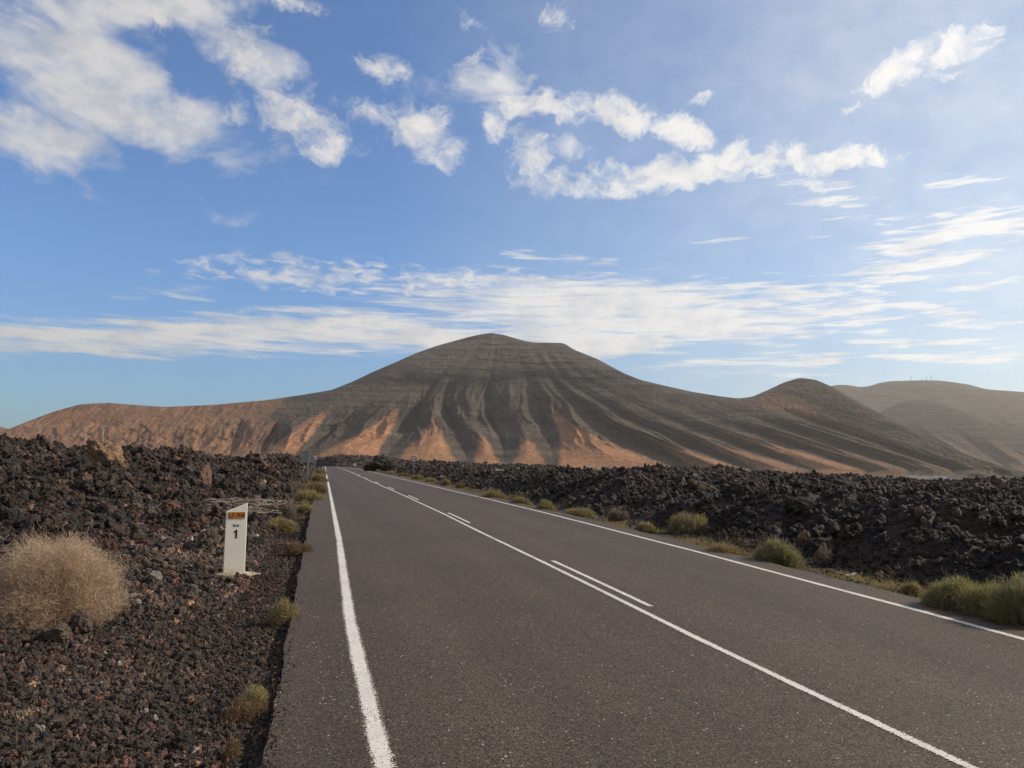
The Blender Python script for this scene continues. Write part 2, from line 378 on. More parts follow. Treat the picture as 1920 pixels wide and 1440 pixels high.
# lava ground material
def lava_material(name, inst=False):
    m, t, b = material(name, 0.8, 0.35)
    geo = t.new('ShaderNodeNewGeometry'); P = geo.outputs['Position']
    n1 = t.noise(P, 0.35, 5, 0.6); n2 = t.noise(P, 3.0, 6, 0.65); n3 = t.noise(P, 26, 6, 0.7)
    if inst:
        at = t.new('ShaderNodeAttribute', attribute_type='INSTANCER', attribute_name='tint')
        oc = t.new('ShaderNodeTexCoord').outputs['Object']
        nn = t.noise(oc, 2.6, 8, 0.75)
        c = t.mix(1.0, at.outputs['Color'], t.mix(t.mr(nn, 0.35, 0.68), (0.45, 0.43, 0.42, 1), (1.55, 1.5, 1.45, 1)), 'MULTIPLY')
        t.put(b.inputs['Base Color'], c)
        h = t.math('ADD', t.noise(oc, 5, 8, 0.8), t.math('MULTIPLY', t.voro(oc, 9.0), 0.6))
        bump(t, b, h, 0.18, 0.8)
        b.inputs['Roughness'].default_value = 0.72
    else:
        c = t.mix(t.mr(n1, 0.42, 0.62), (0.026, 0.021, 0.019), (0.060, 0.036, 0.028))
        c = t.mix(t.mr(n2, 0.5, 0.78), c, (0.085, 0.060, 0.048))
        sp = t.new('ShaderNodeSeparateXYZ'); t.put(sp.inputs[0], P)
        dist = t.vmath('LENGTH', P)
        fine = t.mr(t.voro(P, 40, out='Color'), 0.2, 1.0)
        c = t.mix(0.55, c, t.mix(fine, (0.35, 0.33, 0.32), (1.5, 1.45, 1.4)), 'MULTIPLY')
        # beyond the flow: the brown plain
        c = t.mix(t.mr(dist, 420, 900, smooth=True), c, t.mix(t.noise(P, 0.012, 5), (0.075, 0.050, 0.038), (0.12, 0.075, 0.055)))
        t.put(b.inputs['Base Color'], c)
        h = t.math('ADD', t.math('MULTIPLY', t.voro(P, 18), 0.6), t.math('ADD', n3, t.noise(P, 7, 8, 0.75)))
        bump(t, b, h, 0.09, 0.8)
    return m
M_LAVA = lava_material('lava_ground'); M_ROCK = lava_material('lava_rock', True)
ground = link('ground', me, M_LAVA, kind='structure')
ground['label'] = 'brown black lava field with cinders either side of the road'

# ------------------------------------------------------------------ asphalt road
def asphalt():
    m, t, b = material('asphalt', 0.68, 0.30)
    P = t.new('ShaderNodeNewGeometry').outputs['Position']
    v = t.voro(P, 95, out='Color'); v1 = t.voro(P, 95)
    g = t.new('ShaderNodeSeparateColor'); t.put(g.inputs[0], v)
    base = t.mix(t.mr(t.noise(P, 0.5, 4), 0.35, 0.65), (0.089, 0.065, 0.043), (0.110, 0.081, 0.055))
    uvs = t.new('ShaderNodeTexCoord').outputs['UV']
    trk = t.noise(t.mapping(uvs, scale=(9, 0.035, 1)), 1.0, 5, 0.55)
    base = t.mix(t.mr(trk, 0.36, 0.64), t.mix(1.0, base, (0.80, 0.79, 0.78), 'MULTIPLY'), t.mix(1.0, base, (1.14, 1.14, 1.14), 'MULTIPLY'))
    base = t.mix(t.mr(t.noise(P, 9, 5, 0.7), 0.3, 0.7), base, t.mix(1.0, base, (0.78, 0.78, 0.78), 'MULTIPLY'))
    c = t.mix(t.mr(g.outputs[0], 0.0, 1.0), t.mix(1.0, base, (0.36, 0.34, 0.32), 'MULTIPLY'), t.mix(1.0, base, (1.75, 1.7, 1.6), 'MULTIPLY'))
    c = t.mix(t.mr(g.outputs[1], 0.945, 0.99), c, (0.19, 0.165, 0.135))
    c = t.mix(t.mr(g.outputs[2], 0.996, 0.999), c, (0.55, 0.50, 0.42))
    c = t.mix(t.mr(v1, 0.45, 0.8), c, (0.022, 0.019, 0.017))
    t.put(b.inputs['Base Color'], c)
    bump(t, b, t.math('ADD', t.math('MULTIPLY', v1, -1.0), t.math('MULTIPLY', g.outputs[1], 0.5)), 0.005, 0.55)
    return m
M_ASPH = asphalt()
def strip(name, ys, x0f, x1f, zoff, mat, cols=2, thick=0.0, **kw):
    ys = np.asarray(ys, float); us = np.linspace(0, 1, cols)
    x0, x1 = x0f(ys), x1f(ys); Y, Uu = np.meshgrid(ys, us, indexing='ij')
    X = x0[:, None]*(1-Uu)+x1[:, None]*Uu; Z = road_z(Y)+zoff
    V = np.stack([X, Y, Z], -1).reshape(-1, 3); uv = np.stack([Uu, Y], -1).reshape(-1, 2); F = grid_faces(len(ys), cols)[:, ::-1]
    if thick:
        n = len(V); V2 = V.copy(); V2[:, 2] -= thick
        e = np.arange(len(ys)-1)*cols
        F = np.vstack([F, np.stack([e, e+cols, e+cols+n, e+n], -1), np.stack([e+cols-1, e+cols-1+n, e+2*cols-1+n, e+2*cols-1], -1)])
        V = np.vstack([V, V2]); uv = np.vstack([uv, uv])
    return link(name, np_mesh(name, V, F, uv=uv), mat, **kw)
YS = np.concatenate([np.arange(-40, 0, 1.0), np.arange(0, 40, 0.06), np.arange(40, 262, 0.5)])
edge = lambda off, s, wf, amp=0.03: (lambda y: road_x(y)+wf(y)+off+amp*perlin(y/0.9, y*0+3, s)+amp*0.45*perlin(y/0.25, y*0+9, s+1))
strip('road', YS, edge(EL, 3, wl), edge(ER, 5, wr, 0.05), 0.0, M_ASPH, cols=24, thick=0.14, kind='structure')
def paint():
    m, t, b = material('road_paint', 0.6, 0.4)
    P = t.new('ShaderNodeNewGeometry').outputs['Position']; uv = t.new('ShaderNodeTexCoord').outputs['UV']
    s = t.new('ShaderNodeSeparateXYZ'); t.put(s.inputs[0], uv)
    ed = t.math('MULTIPLY', t.math('ABSOLUTE', t.math('SUBTRACT', s.outputs[0], 0.5)), 2.0)
    c = t.mix(t.mr(t.noise(P, 4, 5), 0.35, 0.65), (0.58, 0.545, 0.50), (0.70, 0.67, 0.62))
    t.put(b.inputs['Base Color'], c)
    wear = t.math('ADD', t.math('MULTIPLY', t.noise(P, 85, 3, 0.7), 1.0), t.math('MULTIPLY', t.noise(P, 2.0, 3), 0.25))
    lim = t.mr(ed, 0.45, 1.0, 0.74, 0.46)
    tr = t.new('ShaderNodeBsdfTransparent'); mx = t.new('ShaderNodeMixShader')
    t.put(mx.inputs[0], t.math('GREATER_THAN', wear, lim)); t.l.new(b.outputs[0], mx.inputs[1]); t.l.new(tr.outputs[0], mx.inputs[2])
    t.l.new(mx.outputs[0], m.node_tree.nodes['Material Output'].inputs['Surface'])
    bump(t, b, t.noise(P, 110, 3), 0.003, 0.5)
    return m
M_PAINT = paint()
LP = [(609.7, 875), (611.9, 891), (615.6, 905), (619.4, 922.5), (623.8, 950), (629.8, 981), (636, 1012.5), (641.3, 1054), (647.5, 1100), (656, 1162.5), (671.5, 1235), (720, 1440)]
CP = [(649.4, 881.6), (677.5, 894.7), (708.8, 908.4), (762.5, 931.6), (835.4, 965.4), (900, 997.5), (1009.4, 1050), (1100, 1094.4), (1300, 1193.8), (1500, 1290), (1820, 1440)]
RP = [(668, 878.8), (708.8, 887.8), (762.5, 900.3), (845.8, 920), (900, 931.6), (1025, 962.6), (1100, 981.5), (1204, 1008.4), (1300, 1033), (1520, 1091.7), (1720, 1144.8), (1920, 1199)]
def line_path(pts, off, wf):
    P = np.array([road_pt(*p) for p in pts]); P = P[np.argsort(P[:, 1])]; d = P[:, 0]-(road_x(P[:, 1])+off+wf(P[:, 1]))
    d = np.where(P[:, 1] > 30, 0, d)
    return lambda y: road_x(y)+off+wf(y)+np.interp(y, P[:, 1], d)
pl, pc, pr = line_path(LP, XL, wl), line_path(CP, XC, wc), line_path(RP, XR, wr)
YL = YS[YS < 255]
strip('edge_line', YL, lambda y: pl(y)-0.078, lambda y: pl(y)+0.078, 0.004, M_PAINT, kind='structure')
strip('centre_line', YL, lambda y: pc(y)-0.052, lambda y: pc(y)+0.052, 0.004, M_PAINT, kind='structure')
strip('edge_line', YL, lambda y: pr(y)-0.070, lambda y: pr(y)+0.070, 0.004, M_PAINT, kind='structure')
dy = [(-1.4, 2.2), (8.75, 12.5), (19.3, 22.7), (29.1, 32.3), (37.6, 41.0), (46.0, 49.4)]+[(56+9.5*i, 59.4+9.5*i) for i in range(14)]
for a_, b_ in dy:
    ysd = np.arange(a_, b_, 0.1)
    strip('lane_dash', ysd, lambda y: pc(y)+0.165, lambda y: pc(y)+0.165+0.10, 0.004, M_PAINT, kind='structure')

# ------------------------------------------------------------------ hills
def relief(name, cols, sky_t, base_f, rb_t, slope, valleys, mat, nrow=150, amp_t=None, red=None, tail=600, extra=None):
    px = np.asarray(cols, float); T = np.linspace(0, 1, nrow)**0.9
    sk = np.interp(px, sky_t[:, 0], sky_t[:, 1])
    k = np.ones(7)/7
    sk = np.convolve(np.pad(sk, 3, mode='edge'), k, 'valid')
    bs = base_f(px); PX, TT = np.meshgrid(px, T, indexing='ij'); row = bs[:, None]*(1-TT)+sk[:, None]*TT
    RB = np.interp(px, rb_t[0], rb_t[1])[:, None]; H = np.maximum(bs-sk, 2)[:, None]/FPX*RB*1.25
    Dd = H/math.tan(math.radians(slope))
    g = np.where(TT < 0.3, TT*1.5, 0.45+(TT-0.3)*0.786); g = 0.5*g+0.5*(1-(1-TT)**1.35)
    R = RB+Dd*g+Dd*0.16*(1-np.sqrt(np.clip(1-TT**7, 0, 1)))
    # spurs and gullies running down the slope
    vr = np.array([880, 835, 790, 750, 710, 660], float)[::-1]
    vx = np.stack([np.interp(row.ravel(), vr, np.array(v, float)[::-1]) for v in valleys], -1)      # N x K
    # gullies wander a little
    wob = 4*perlin(row.ravel()/38.0, PX.ravel()/300.0, 15)
    p = PX.ravel()+wob
    idx = np.clip((p[:, None] > vx).sum(1)-1, 0, len(valleys)-2)
    ar = np.arange(len(p)); v0, v1 = vx[ar, idx], vx[ar, idx+1]; f = np.clip((p-v0)/np.maximum(v1-v0, 4), 0, 1)
    spur = 0.55*np.sin(np.pi*f)**0.9+0.45*(1-np.abs(2*f-1)**1.15); A = np.array(amp_t, float)[idx]
    t_ = TT.ravel(); env = sstep(-0.05, 0.20, t_)*(1-0.93*sstep(0.42, 0.74, t_+.05*perlin(p/30, p*0, 19)))*(1-sstep(.85, 1, t_))
    q = idx+f
    fine = np.abs(perlin(q*3.3+perlin(row.ravel()/30, q, 8)*.3, row.ravel()/75.0, 25))
    fine2 = np.abs(perlin(q*8.0, row.ravel()/24.0, 26)); f3 = fbm(PX.ravel()/9.0, row.ravel()/7.0, 3, 27)
    fan = sstep(0.10, 0.34, t_)
    rel = (A*env*(spur-0.5)*0.9+A*0.55*env*fan*(0.33-np.sqrt(fine+.01))*1.0+(3.5+A*0.15)*(0.3-np.sqrt(fine2+.01))*env*fan+6.0*perlin(row.ravel()/4.2+perlin(p/60, p*0, 3), p/90.0, 61)*sstep(.55, .8, t_)*(1-sstep(.9, 1, t_))*sstep(740, 840, p)*sstep(1190, 1100, p) + 2.6*f3*sstep(0, .2, t_))
    Rn = R-rel.reshape(R.shape)
    el_ = row; d = ray(PX, el_); hor = np.hypot(d[..., 0], d[..., 1])
    X, Y, Z = d[..., 0]/hor*Rn, d[..., 1]/hor*Rn, EYE+d[..., 2]/hor*Rn
    # far side of the crest
    bk = [np.stack([X, Y, Z], -1)]; last = bk[0][:, -1:, :]; dirn = np.stack([d[:, -1, 0]/hor[:, -1], d[:, -1, 1]/hor[:, -1], 0*hor[:, -1]], -1)[:, None, :]
    for i, s_ in enumerate((25, 70, 160, 320, tail)):
        q3 = last+dirn*s_; q3[..., 2] -= s_*0.30*(s_/(s_+60)); q3[..., 2] = np.maximum(q3[..., 2], -16) ; bk.append(q3)
    fr = bk[0][:, :1, :]-dirn*60; fr[..., 2] -= 12; bk.insert(0, fr)
    Vv = np.concatenate(bk, 1); nv = Vv.shape[1]
    pad = lambda a_: np.concatenate([a_[:, :1], a_]+[a_[:, -1:]]*5, 1).ravel()
    at = {'rowp': pad(row)}
    redm = np.zeros(len(p))
    if red is not None:
        ap = np.array([r_[0] for r_ in red], float)[idx]; st_ = np.array([r_[1] for r_ in red], float)[idx]; cen = np.array([r_[2] for r_ in red], float)[idx]
        edge_ = np.where(f < cen, (cen-f)/cen, (f-cen)/(1-cen))
        lim = ap+(900-ap)*edge_**1.15
        nz = 6*fbm(PX.ravel()/22.0, row.ravel()/16.0, 3, 33)+5*perlin(PX.ravel()/6, row.ravel()/6, 34)
        redm = st_*sstep(-12, 14, row.ravel()-lim+nz)*np.clip(0.92+0.22*fbm(PX.ravel()/30.0, row.ravel()/24.0, 3, 35), 0.3, 1)
    if extra is not None: redm, dk = extra(PX.ravel(), row.ravel(), redm)
    else: dk = np.zeros(len(p))
    at['red'] = pad(redm.reshape(row.shape)); at['dark'] = pad(dk.reshape(row.shape)); del at['rowp']
    me = np_mesh(name, Vv.reshape(-1, 3), grid_faces(len(px), nv), smooth=True, attrs=at)
    return me
def hill_material(name, grey=((0.045, 0.036, 0.029), (0.135, 0.113, 0.090)), redc=((0.36, 0.178, 0.092), (0.54, 0.275, 0.148))):
    m, t, b = material(name, 0.95, 0.1)
    P = t.new('ShaderNodeNewGeometry').outputs['Position']
    red = t.new('ShaderNodeAttribute', attribute_name='red').outputs['Fac']; dk = t.new('ShaderNodeAttribute', attribute_name='dark').outputs['Fac']
    strata = t.noise(t.mapping(P, scale=(0.0022, 0.0022, 0.075)), 1.0, 7, 0.7, 0.3)
    patch = t.noise(P, 0.011, 6, 0.65); scrub = t.noise(P, 0.16, 5, 0.8)
    f = t.math('MULTIPLY_ADD', strata, 0.55, t.math('MULTIPLY', patch, 0.45))
    c = t.mix(t.mr(f, 0.40, 0.60), *grey)
    r_ = t.mix(t.mr(t.noise(P, 0.02, 6, 0.7), 0.32, 0.68), *redc)
    c = t.mix(red, c, r_)
    pz = t.new('ShaderNodeSeparateXYZ'); t.put(pz.inputs[0], P)
    c = t.mix(t.math('MULTIPLY', t.mr(pz.outputs[2], 235, 300), t.mr(patch, .3, .7, .2, .6)), c, (0.155, 0.135, 0.115))
    c = t.mix(dk, c, (0.018, 0.014, 0.011))
    c = t.mix(t.mr(scrub, 0.46, 0.68), c, t.mix(1.0, c, (0.45, 0.47, 0.45), 'MULTIPLY'))
    c = t.mix(t.mr(t.noise(P, 0.22, 5, 0.8), 0.56, 0.70), c, t.mix(1.0, c, (1.9, 1.9, 1.85), 'MULTIPLY'))
    t.put(b.inputs['Base Color'], c)
    bump(t, b, t.math('ADD', t.noise(P, 0.035, 8, 0.7), t.math('MULTIPLY', strata, 0.8)), 14.0, 1.0)
    return m
M_HILL = hill_material('hill_slope')
SKY1 = np.array([(-320, 846), (-200, 838), (-60, 822), (0, 812), (20, 803), (60, 787), (100, 772), (150, 758), (200, 755), (250, 759), (310, 763), (400, 759), (500, 750), (570, 740), (622, 731), (660, 716), (700, 697), (740, 680), (780, 662), (820, 648), (860, 637), (890, 629), (920, 624), (945, 628), (980, 638), (1000, 642), (1057, 643), (1075, 655), (1120, 673), (1170, 700), (1200, 712), (1250, 724), (1300, 735), (1350, 743), (1385, 747), (1410, 744), (1440, 731), (1470, 717), (1500, 708), (1530, 712), (1560, 725), (1600, 748), (1650, 775), (1700, 800), (1750, 824), (1800, 846), (1850, 865), (1900, 880), (1960, 894), (2050, 905)], float)
VAL = [(-420, -410, -400, -390, -380, -370), (-150, -145, -140, -130, -120, -110), (60, 62, 66, 70, 80, 90), (170, 175, 185, 195, 205, 215), (245, 252, 262, 272, 280, 290), (315, 322, 332, 345, 355, 370),
       (365, 372, 384, 400, 420, 440), (425, 434, 448, 470, 500, 540), (478, 492, 520, 575, 640, 730), (535, 585, 645, 690, 745, 815), (710, 738, 775, 797, 815, 868), (880, 872, 846, 832, 842, 895),
       (950, 944, 926, 918, 918, 930), (1040, 1033, 1018, 1004, 985, 972), (1300, 1215, 1130, 1078, 1035, 1005), (1415, 1300, 1195, 1120, 1062, 1025), (1520, 1395, 1275, 1175, 1095, 1045),
       (1630, 1490, 1365, 1245, 1130, 1065), (1710, 1580, 1445, 1330, 1190, 1090), (1790, 1665, 1530, 1420, 1280, 1150), (1880, 1760, 1630, 1510, 1390, 1250), (1990, 1880, 1740, 1590, 1450, 1350), (2200, 2100, 2000, 1850, 1700, 1500)]
AMP = [2.1*q for q in [5, 8, 8, 10, 12, 12, 14, 30, 46, 56, 60, 52, 44, 58, 80, 46, 36, 32, 28, 26, 24, 20]]
# per interval: row of the fan's apex, strength of its red, side of its crest
RED = [(700, .45, .5)]*7+[(700, .5, .4), (766, .95, .55), (766, 1.0, .66), (782, 1.0, .5), (812, .95, .5), (818, .85, .55), (764, 1.0, .25), (815, .75, .35), (812, .65, .4), (800, .7, .4), (800, .25, .45), (820, .08, .5), (840, .04, .5), (850, .0, .5), (880, 0, .5)]
def ex(px, row, red):
    left = sstep(560, 440, px+fbm(px/40, row/40, 3, 3)*40)
    st = 0.62+0.5*fbm(px/7.0+row/9.0, row/34.0, 3, 44)
    red = np.maximum(red*(1-left), left*np.clip(st, 0.15, 1)*0.8)
    red = np.maximum(red, 0.45*np.exp(-((px-1475)/60)**2-((row-762-(px-1475)*.25)/14)**2))
    n = fbm(px/40.0, row/12.0, 4, 55)
    crest = 706+5*np.sin(px/60.0)
    dk = np.exp(-((row-crest-3)/15)**2)*sstep(670, 740, px)*sstep(1190, 1090, px)*np.clip(1.0+n*1.2, 0, 1)
    dk = np.maximum(dk, np.exp(-((row-683)/4)**2)*sstep(830, 880, px)*sstep(1010, 960, px)*0.35*np.clip(.6+n, 0, 1))
    dk = np.maximum(dk, left*0.75*sstep(0.25, 0.7, fbm(px/16-row/22, row/16, 3, 66))*sstep(775, 800, row))
    dk = np.maximum(dk, 0.55*sstep(.1, .5, fbm(px/45+3, row/6.0, 4, 77))*sstep(715, 690, row)*(1-left))
    lt = 0
    return red, np.clip(dk*1.0, 0, 1)
cols1 = np.concatenate([np.arange(-320, 0, 6), np.arange(0, 1940, 2.0), np.arange(1940, 2051, 6)])
base1 = lambda px: HORI(px)+13.0
RB1 = ([-320, 0, 400, 700, 1000, 1300, 1600, 2050], [2100, 1900, 1750, 1600, 1550, 1500, 1400, 1300])
me = relief('hills', cols1, SKY1, base1, RB1, 24, VAL, M_HILL, 170, AMP, RED, extra=ex)
link('volcano', me, M_HILL, kind='structure', label='broad grey volcano with red fans along its foot')
# ridges farther back on the right and the far left
SKY2 = np.array([(1380, 790), (1440, 765), (1520, 735), (1560, 722), (1590, 721), (1620, 728), (1640, 720), (1660, 715), (1720, 713), (1760, 713), (1790, 717), (1825, 722), (1845, 730), (1880, 732), (1920, 735), (2000, 742), (2150, 760), (2400, 800), (2700, 830)], float)
V2 = [tuple(x+o for o in (120, 60, 0, -40, -60, -70)) for x in range(1200, 3000, 95)]
me = relief('far_ridge', np.arange(1380, 2700, 5.0), SKY2, lambda px: HORI(px)+8, ([1300, 2700], [3300, 3000]), 20, V2, M_HILL, 80, [120]*len(V2), [(820, .2, .5)]*len(V2))
M_FAR = hill_material('far_slope', grey=((0.036, 0.031, 0.027), (0.092, 0.082, 0.070)))
link('far_ridge', me, M_FAR, kind='structure')
SKY3 = np.array([(1560, 880), (1600, 820), (1640, 780), (1680, 757), (1715, 748), (1750, 752), (1800, 768), (1860, 790), (1940, 815), (2100, 850), (2300, 875)], float)
me = relief('shoulder_hill', np.arange(1560, 2300, 5.0), SKY3, lambda px: HORI(px)+10, ([1300, 2700], [2500, 2300]), 20, V2, M_FAR, 80, [85]*len(V2), [(830, .25, .5)]*len(V2))
link('shoulder_hill', me, M_FAR, kind='structure')
SKY4 = np.array([(-700, 800), (-400, 770), (-150, 775), (-60, 788), (0, 799), (30, 808), (90, 830), (120, 840)], float)
me = relief('left_ridge', np.arange(-700, 120, 8.0), SKY4, lambda px: HORI(px)+8, ([-700, 200], [3400, 3200]), 20, [tuple(x+o for o in (-60, -30, 0, 20, 40, 60)) for x in range(-900, 500, 95)], M_FAR, 60, [40]*14, [(700, .5, .5)]*14)
link('left_ridge', me, M_FAR, kind='structure')

# ------------------------------------------------------------------ loose rocks (uncountable rubble, instanced)
def rock_group(gname, mat, variants=10):
    g = bpy.data.node_groups.new(gname, 'GeometryNodeTree')
    g.interface.new_socket('Geometry', in_out='INPUT', socket_type='NodeSocketGeometry'); g.interface.new_socket('Geometry', in_out='OUTPUT', socket_type='NodeSocketGeometry')
    N, L = g.nodes, g.links; gi, go = N.new('NodeGroupInput'), N.new('NodeGroupOutput')
    g2i = N.new('GeometryNodeGeometryToInstance')
    for k in range(variants):
        ico = N.new('GeometryNodeMeshIcoSphere'); ico.inputs['Radius'].default_value = 0.5; ico.inputs['Subdivisions'].default_value = 5 if k < 4 else 4
        pos = N.new('GeometryNodeInputPosition'); add = N.new('ShaderNodeVectorMath'); add.operation = 'ADD'; add.inputs[1].default_value = (k*13.7, k*5.1, -k*7.9)
        L.new(pos.outputs[0], add.inputs[0])
        acc = None
        def mul(sock, f):
            m_ = N.new('ShaderNodeMath'); m_.operation = 'MULTIPLY'; m_.inputs[1].default_value = f; L.new(sock, m_.inputs[0]); return m_.outputs[0]
        def plus(a_, b_):
            m_ = N.new('ShaderNodeMath'); m_.operation = 'ADD'; L.new(a_, m_.inputs[0])
            if isinstance(b_, float): m_.inputs[1].default_value = b_
            else: L.new(b_, m_.inputs[1])
            return m_.outputs[0]
        vo = N.new('ShaderNodeTexVoronoi'); vo.inputs['Scale'].default_value = 1.5+0.12*(k % 4); L.new(add.outputs[0], vo.inputs['Vector'])
        vo2 = N.new('ShaderNodeTexVoronoi'); vo2.inputs['Scale'].default_value = 4.6; L.new(add.outputs[0], vo2.inputs['Vector'])
        no = N.new('ShaderNodeTexNoise'); no.inputs['Scale'].default_value = 6.5; no.inputs['Detail'].default_value = 5; no.inputs['Roughness'].default_value = 0.75; L.new(add.outputs[0], no.inputs['Vector'])
        s_ = plus(plus(mul(vo.outputs['Distance'], -1.05), mul(vo2.outputs['Distance'], -0.30)), plus(mul(no.outputs['Fac'], 0.26), 1.40))
        sc_ = N.new('ShaderNodeVectorMath'); sc_.operation = 'SCALE'; L.new(pos.outputs[0], sc_.inputs[0]); L.new(s_, sc_.inputs['Scale'])
        sq = N.new('ShaderNodeVectorMath'); sq.operation = 'MULTIPLY'; L.new(sc_.outputs[0], sq.inputs[0]); sq.inputs[1].default_value = (1.0, 0.72+0.08*(k % 4), 0.62+0.1*(k % 3))
        sp = N.new('GeometryNodeSetPosition'); L.new(ico.outputs['Mesh'], sp.inputs['Geometry']); L.new(sq.outputs[0], sp.inputs['Position'])
        sm = N.new('GeometryNodeSetMaterial'); sm.inputs['Material'].default_value = mat; L.new(sp.outputs[0], sm.inputs['Geometry'])
        sh = N.new('GeometryNodeSetShadeSmooth'); sh.inputs['Shade Smooth'].default_value = False; L.new(sm.outputs[0], sh.inputs[0])
        L.new(sh.outputs[0], g2i.inputs[0])
    m2p = N.new('GeometryNodeInstanceOnPoints'); L.new(gi.outputs[0], m2p.inputs['Points']); L.new(g2i.outputs[0], m2p.inputs['Instance'])
    m2p.inputs['Pick Instance'].default_value = True
    def attr(nm, ty):
        a_ = N.new('GeometryNodeInputNamedAttribute'); a_.data_type = ty; a_.inputs['Name'].default_value = nm; return a_.outputs[0]
    ri = N.new('FunctionNodeRandomValue'); ri.data_type = 'INT'
    [s for s in ri.inputs if s.name == 'Min' and s.type == 'INT'][0].default_value = 0; [s for s in ri.inputs if s.name == 'Max' and s.type == 'INT'][0].default_value = variants-1
    L.new([s for s in ri.outputs if s.type == 'INT'][0], m2p.inputs['Instance Index'])
    L.new(attr('rot', 'FLOAT_VECTOR'), m2p.inputs['Rotation']); L.new(attr('siz', 'FLOAT_VECTOR'), m2p.inputs['Scale'])
    L.new(m2p.outputs[0], go.inputs[0])
    return g
POST_AT = ground_at(438, 1082)
GROCK = rock_group('rubble_scatter', M_ROCK)
PAL = np.array([1.38, 1.34, 1.32])*np.array([(0.036, 0.031, 0.029), (0.058, 0.044, 0.036), (0.085, 0.062, 0.050), (0.110, 0.060, 0.045), (0.130, 0.086, 0.066), (0.24, 0.155, 0.095), (0.22, 0.20, 0.18)])
def rubble(name, a0, a1, r0, r1, n, k, side, label, weights, kmax=0.6, sub=0.3, alb=1.0):
    a = rng.uniform(a0, a1, n); r = np.exp(rng.uniform(math.log(r0), math.log(r1), n))
    x, y = r*np.sin(a), r*np.cos(a); sz = r*k*np.exp(rng.normal(0, 0.68, n)); sz = np.clip(sz, 0.010, np.where((side < 0) & (r < 9), min(kmax, .075), kmax))
    sl = (road_x(y)+EL+wl(y))-x; sr = x-(road_x(y)+ER+wr(y))
    out = sl if side < 0 else sr
    lim = (0.02-0.16*rng.random(n)**5) if side < 0 else (0.75+0.5*perlin(y/1.5, x/3, 77)+rng.normal(0, .12, n))
    ok = (out-np.where(sz > .03, sz*0.45, 0) > lim); x, y, sz, out, r = x[ok], y[ok], sz[ok], out[ok], r[ok]; n = len(x)
    if side > 0:     # only crumbs on the verge
        ok = (out > 1.3) | (rng.random(n) < 0.35); x, y, sz, out, r = x[ok], y[ok], sz[ok], out[ok], r[ok]; n = len(x)
        sz = np.where(out < 1.6, np.minimum(sz, 0.07), sz)
    else: sz = np.where(out < 0.7, np.minimum(sz, 0.05), sz); sz = np.where(out < 0.03, np.minimum(sz, 0.016), sz)
    if side < 0:     # nothing piled against the post
        ok = (np.hypot((x-POST_AT[0])/.40, (y-POST_AT[1])/.34) > 1) | (sz < 0.0); x, y, sz, out, r = x[ok], y[ok], sz[ok], out[ok], r[ok]; n = len(x)
    z = np.where(out < 0.005, road_z(y)+sz*0.3, ground_z(x, y)+sz*(0.5*rng.random(n)-sub+0.2))
    redness = fbm(x/3.0, y/3.0, 3, 81)+1.3*sstep(-0.9, -2.4, x)*sstep(6.5, 3.4, r)*(side < 0)
    W = np.tile(np.array(weights, float), (n, 1)); W[:, 3] *= np.exp(2.6*redness); W[:, 4] *= np.exp(1.5*redness); W /= W.sum(1, keepdims=True)
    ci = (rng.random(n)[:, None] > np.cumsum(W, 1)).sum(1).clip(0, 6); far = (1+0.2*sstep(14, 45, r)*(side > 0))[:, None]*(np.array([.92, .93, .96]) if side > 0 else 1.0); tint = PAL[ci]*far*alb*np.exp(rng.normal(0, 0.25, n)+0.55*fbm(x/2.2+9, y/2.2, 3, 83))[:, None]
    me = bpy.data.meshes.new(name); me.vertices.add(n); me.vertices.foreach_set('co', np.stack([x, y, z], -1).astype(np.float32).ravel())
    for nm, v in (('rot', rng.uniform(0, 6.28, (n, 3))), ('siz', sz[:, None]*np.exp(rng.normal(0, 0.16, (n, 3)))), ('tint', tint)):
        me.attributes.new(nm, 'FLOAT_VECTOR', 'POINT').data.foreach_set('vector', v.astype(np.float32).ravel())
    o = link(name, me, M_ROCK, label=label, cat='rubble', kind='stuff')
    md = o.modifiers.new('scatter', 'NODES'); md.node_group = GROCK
    return o
rubble('lava_cinders', -0.80, 0.02, 2.6, 16, 120000, 0.0058, -1, 'loose brown and rust red lava cinders left of the road', [.38, .32, .16, .06, .07, .008, .012], kmax=0.16, alb=1.55)
rubble('lava_clinker', -0.80, -0.22, 14, 75, 85000, 0.0034, -1, 'jumbled dark lava clinker on the left rise', [.42, .30, .13, .07, .05, .01, .012], kmax=0.42, alb=0.9)
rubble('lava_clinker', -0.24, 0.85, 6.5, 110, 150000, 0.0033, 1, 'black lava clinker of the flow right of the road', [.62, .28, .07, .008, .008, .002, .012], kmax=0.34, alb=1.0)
rubble('lava_clinker', -0.42, 0.02, 100, 262, 16000, 0.0035, -1, 'dark lava clinker on the bank behind the brow of the road', [.6, .25, .08, .03, .02, .002, .01], kmax=0.9)
rubble('lava_clinker', -0.24, 0.12, 100, 262, 12000, 0.0035, 1, 'dark lava clinker on the far right bank past the brow', [.6, .25, .08, .03, .02, .002, .01], kmax=0.9)

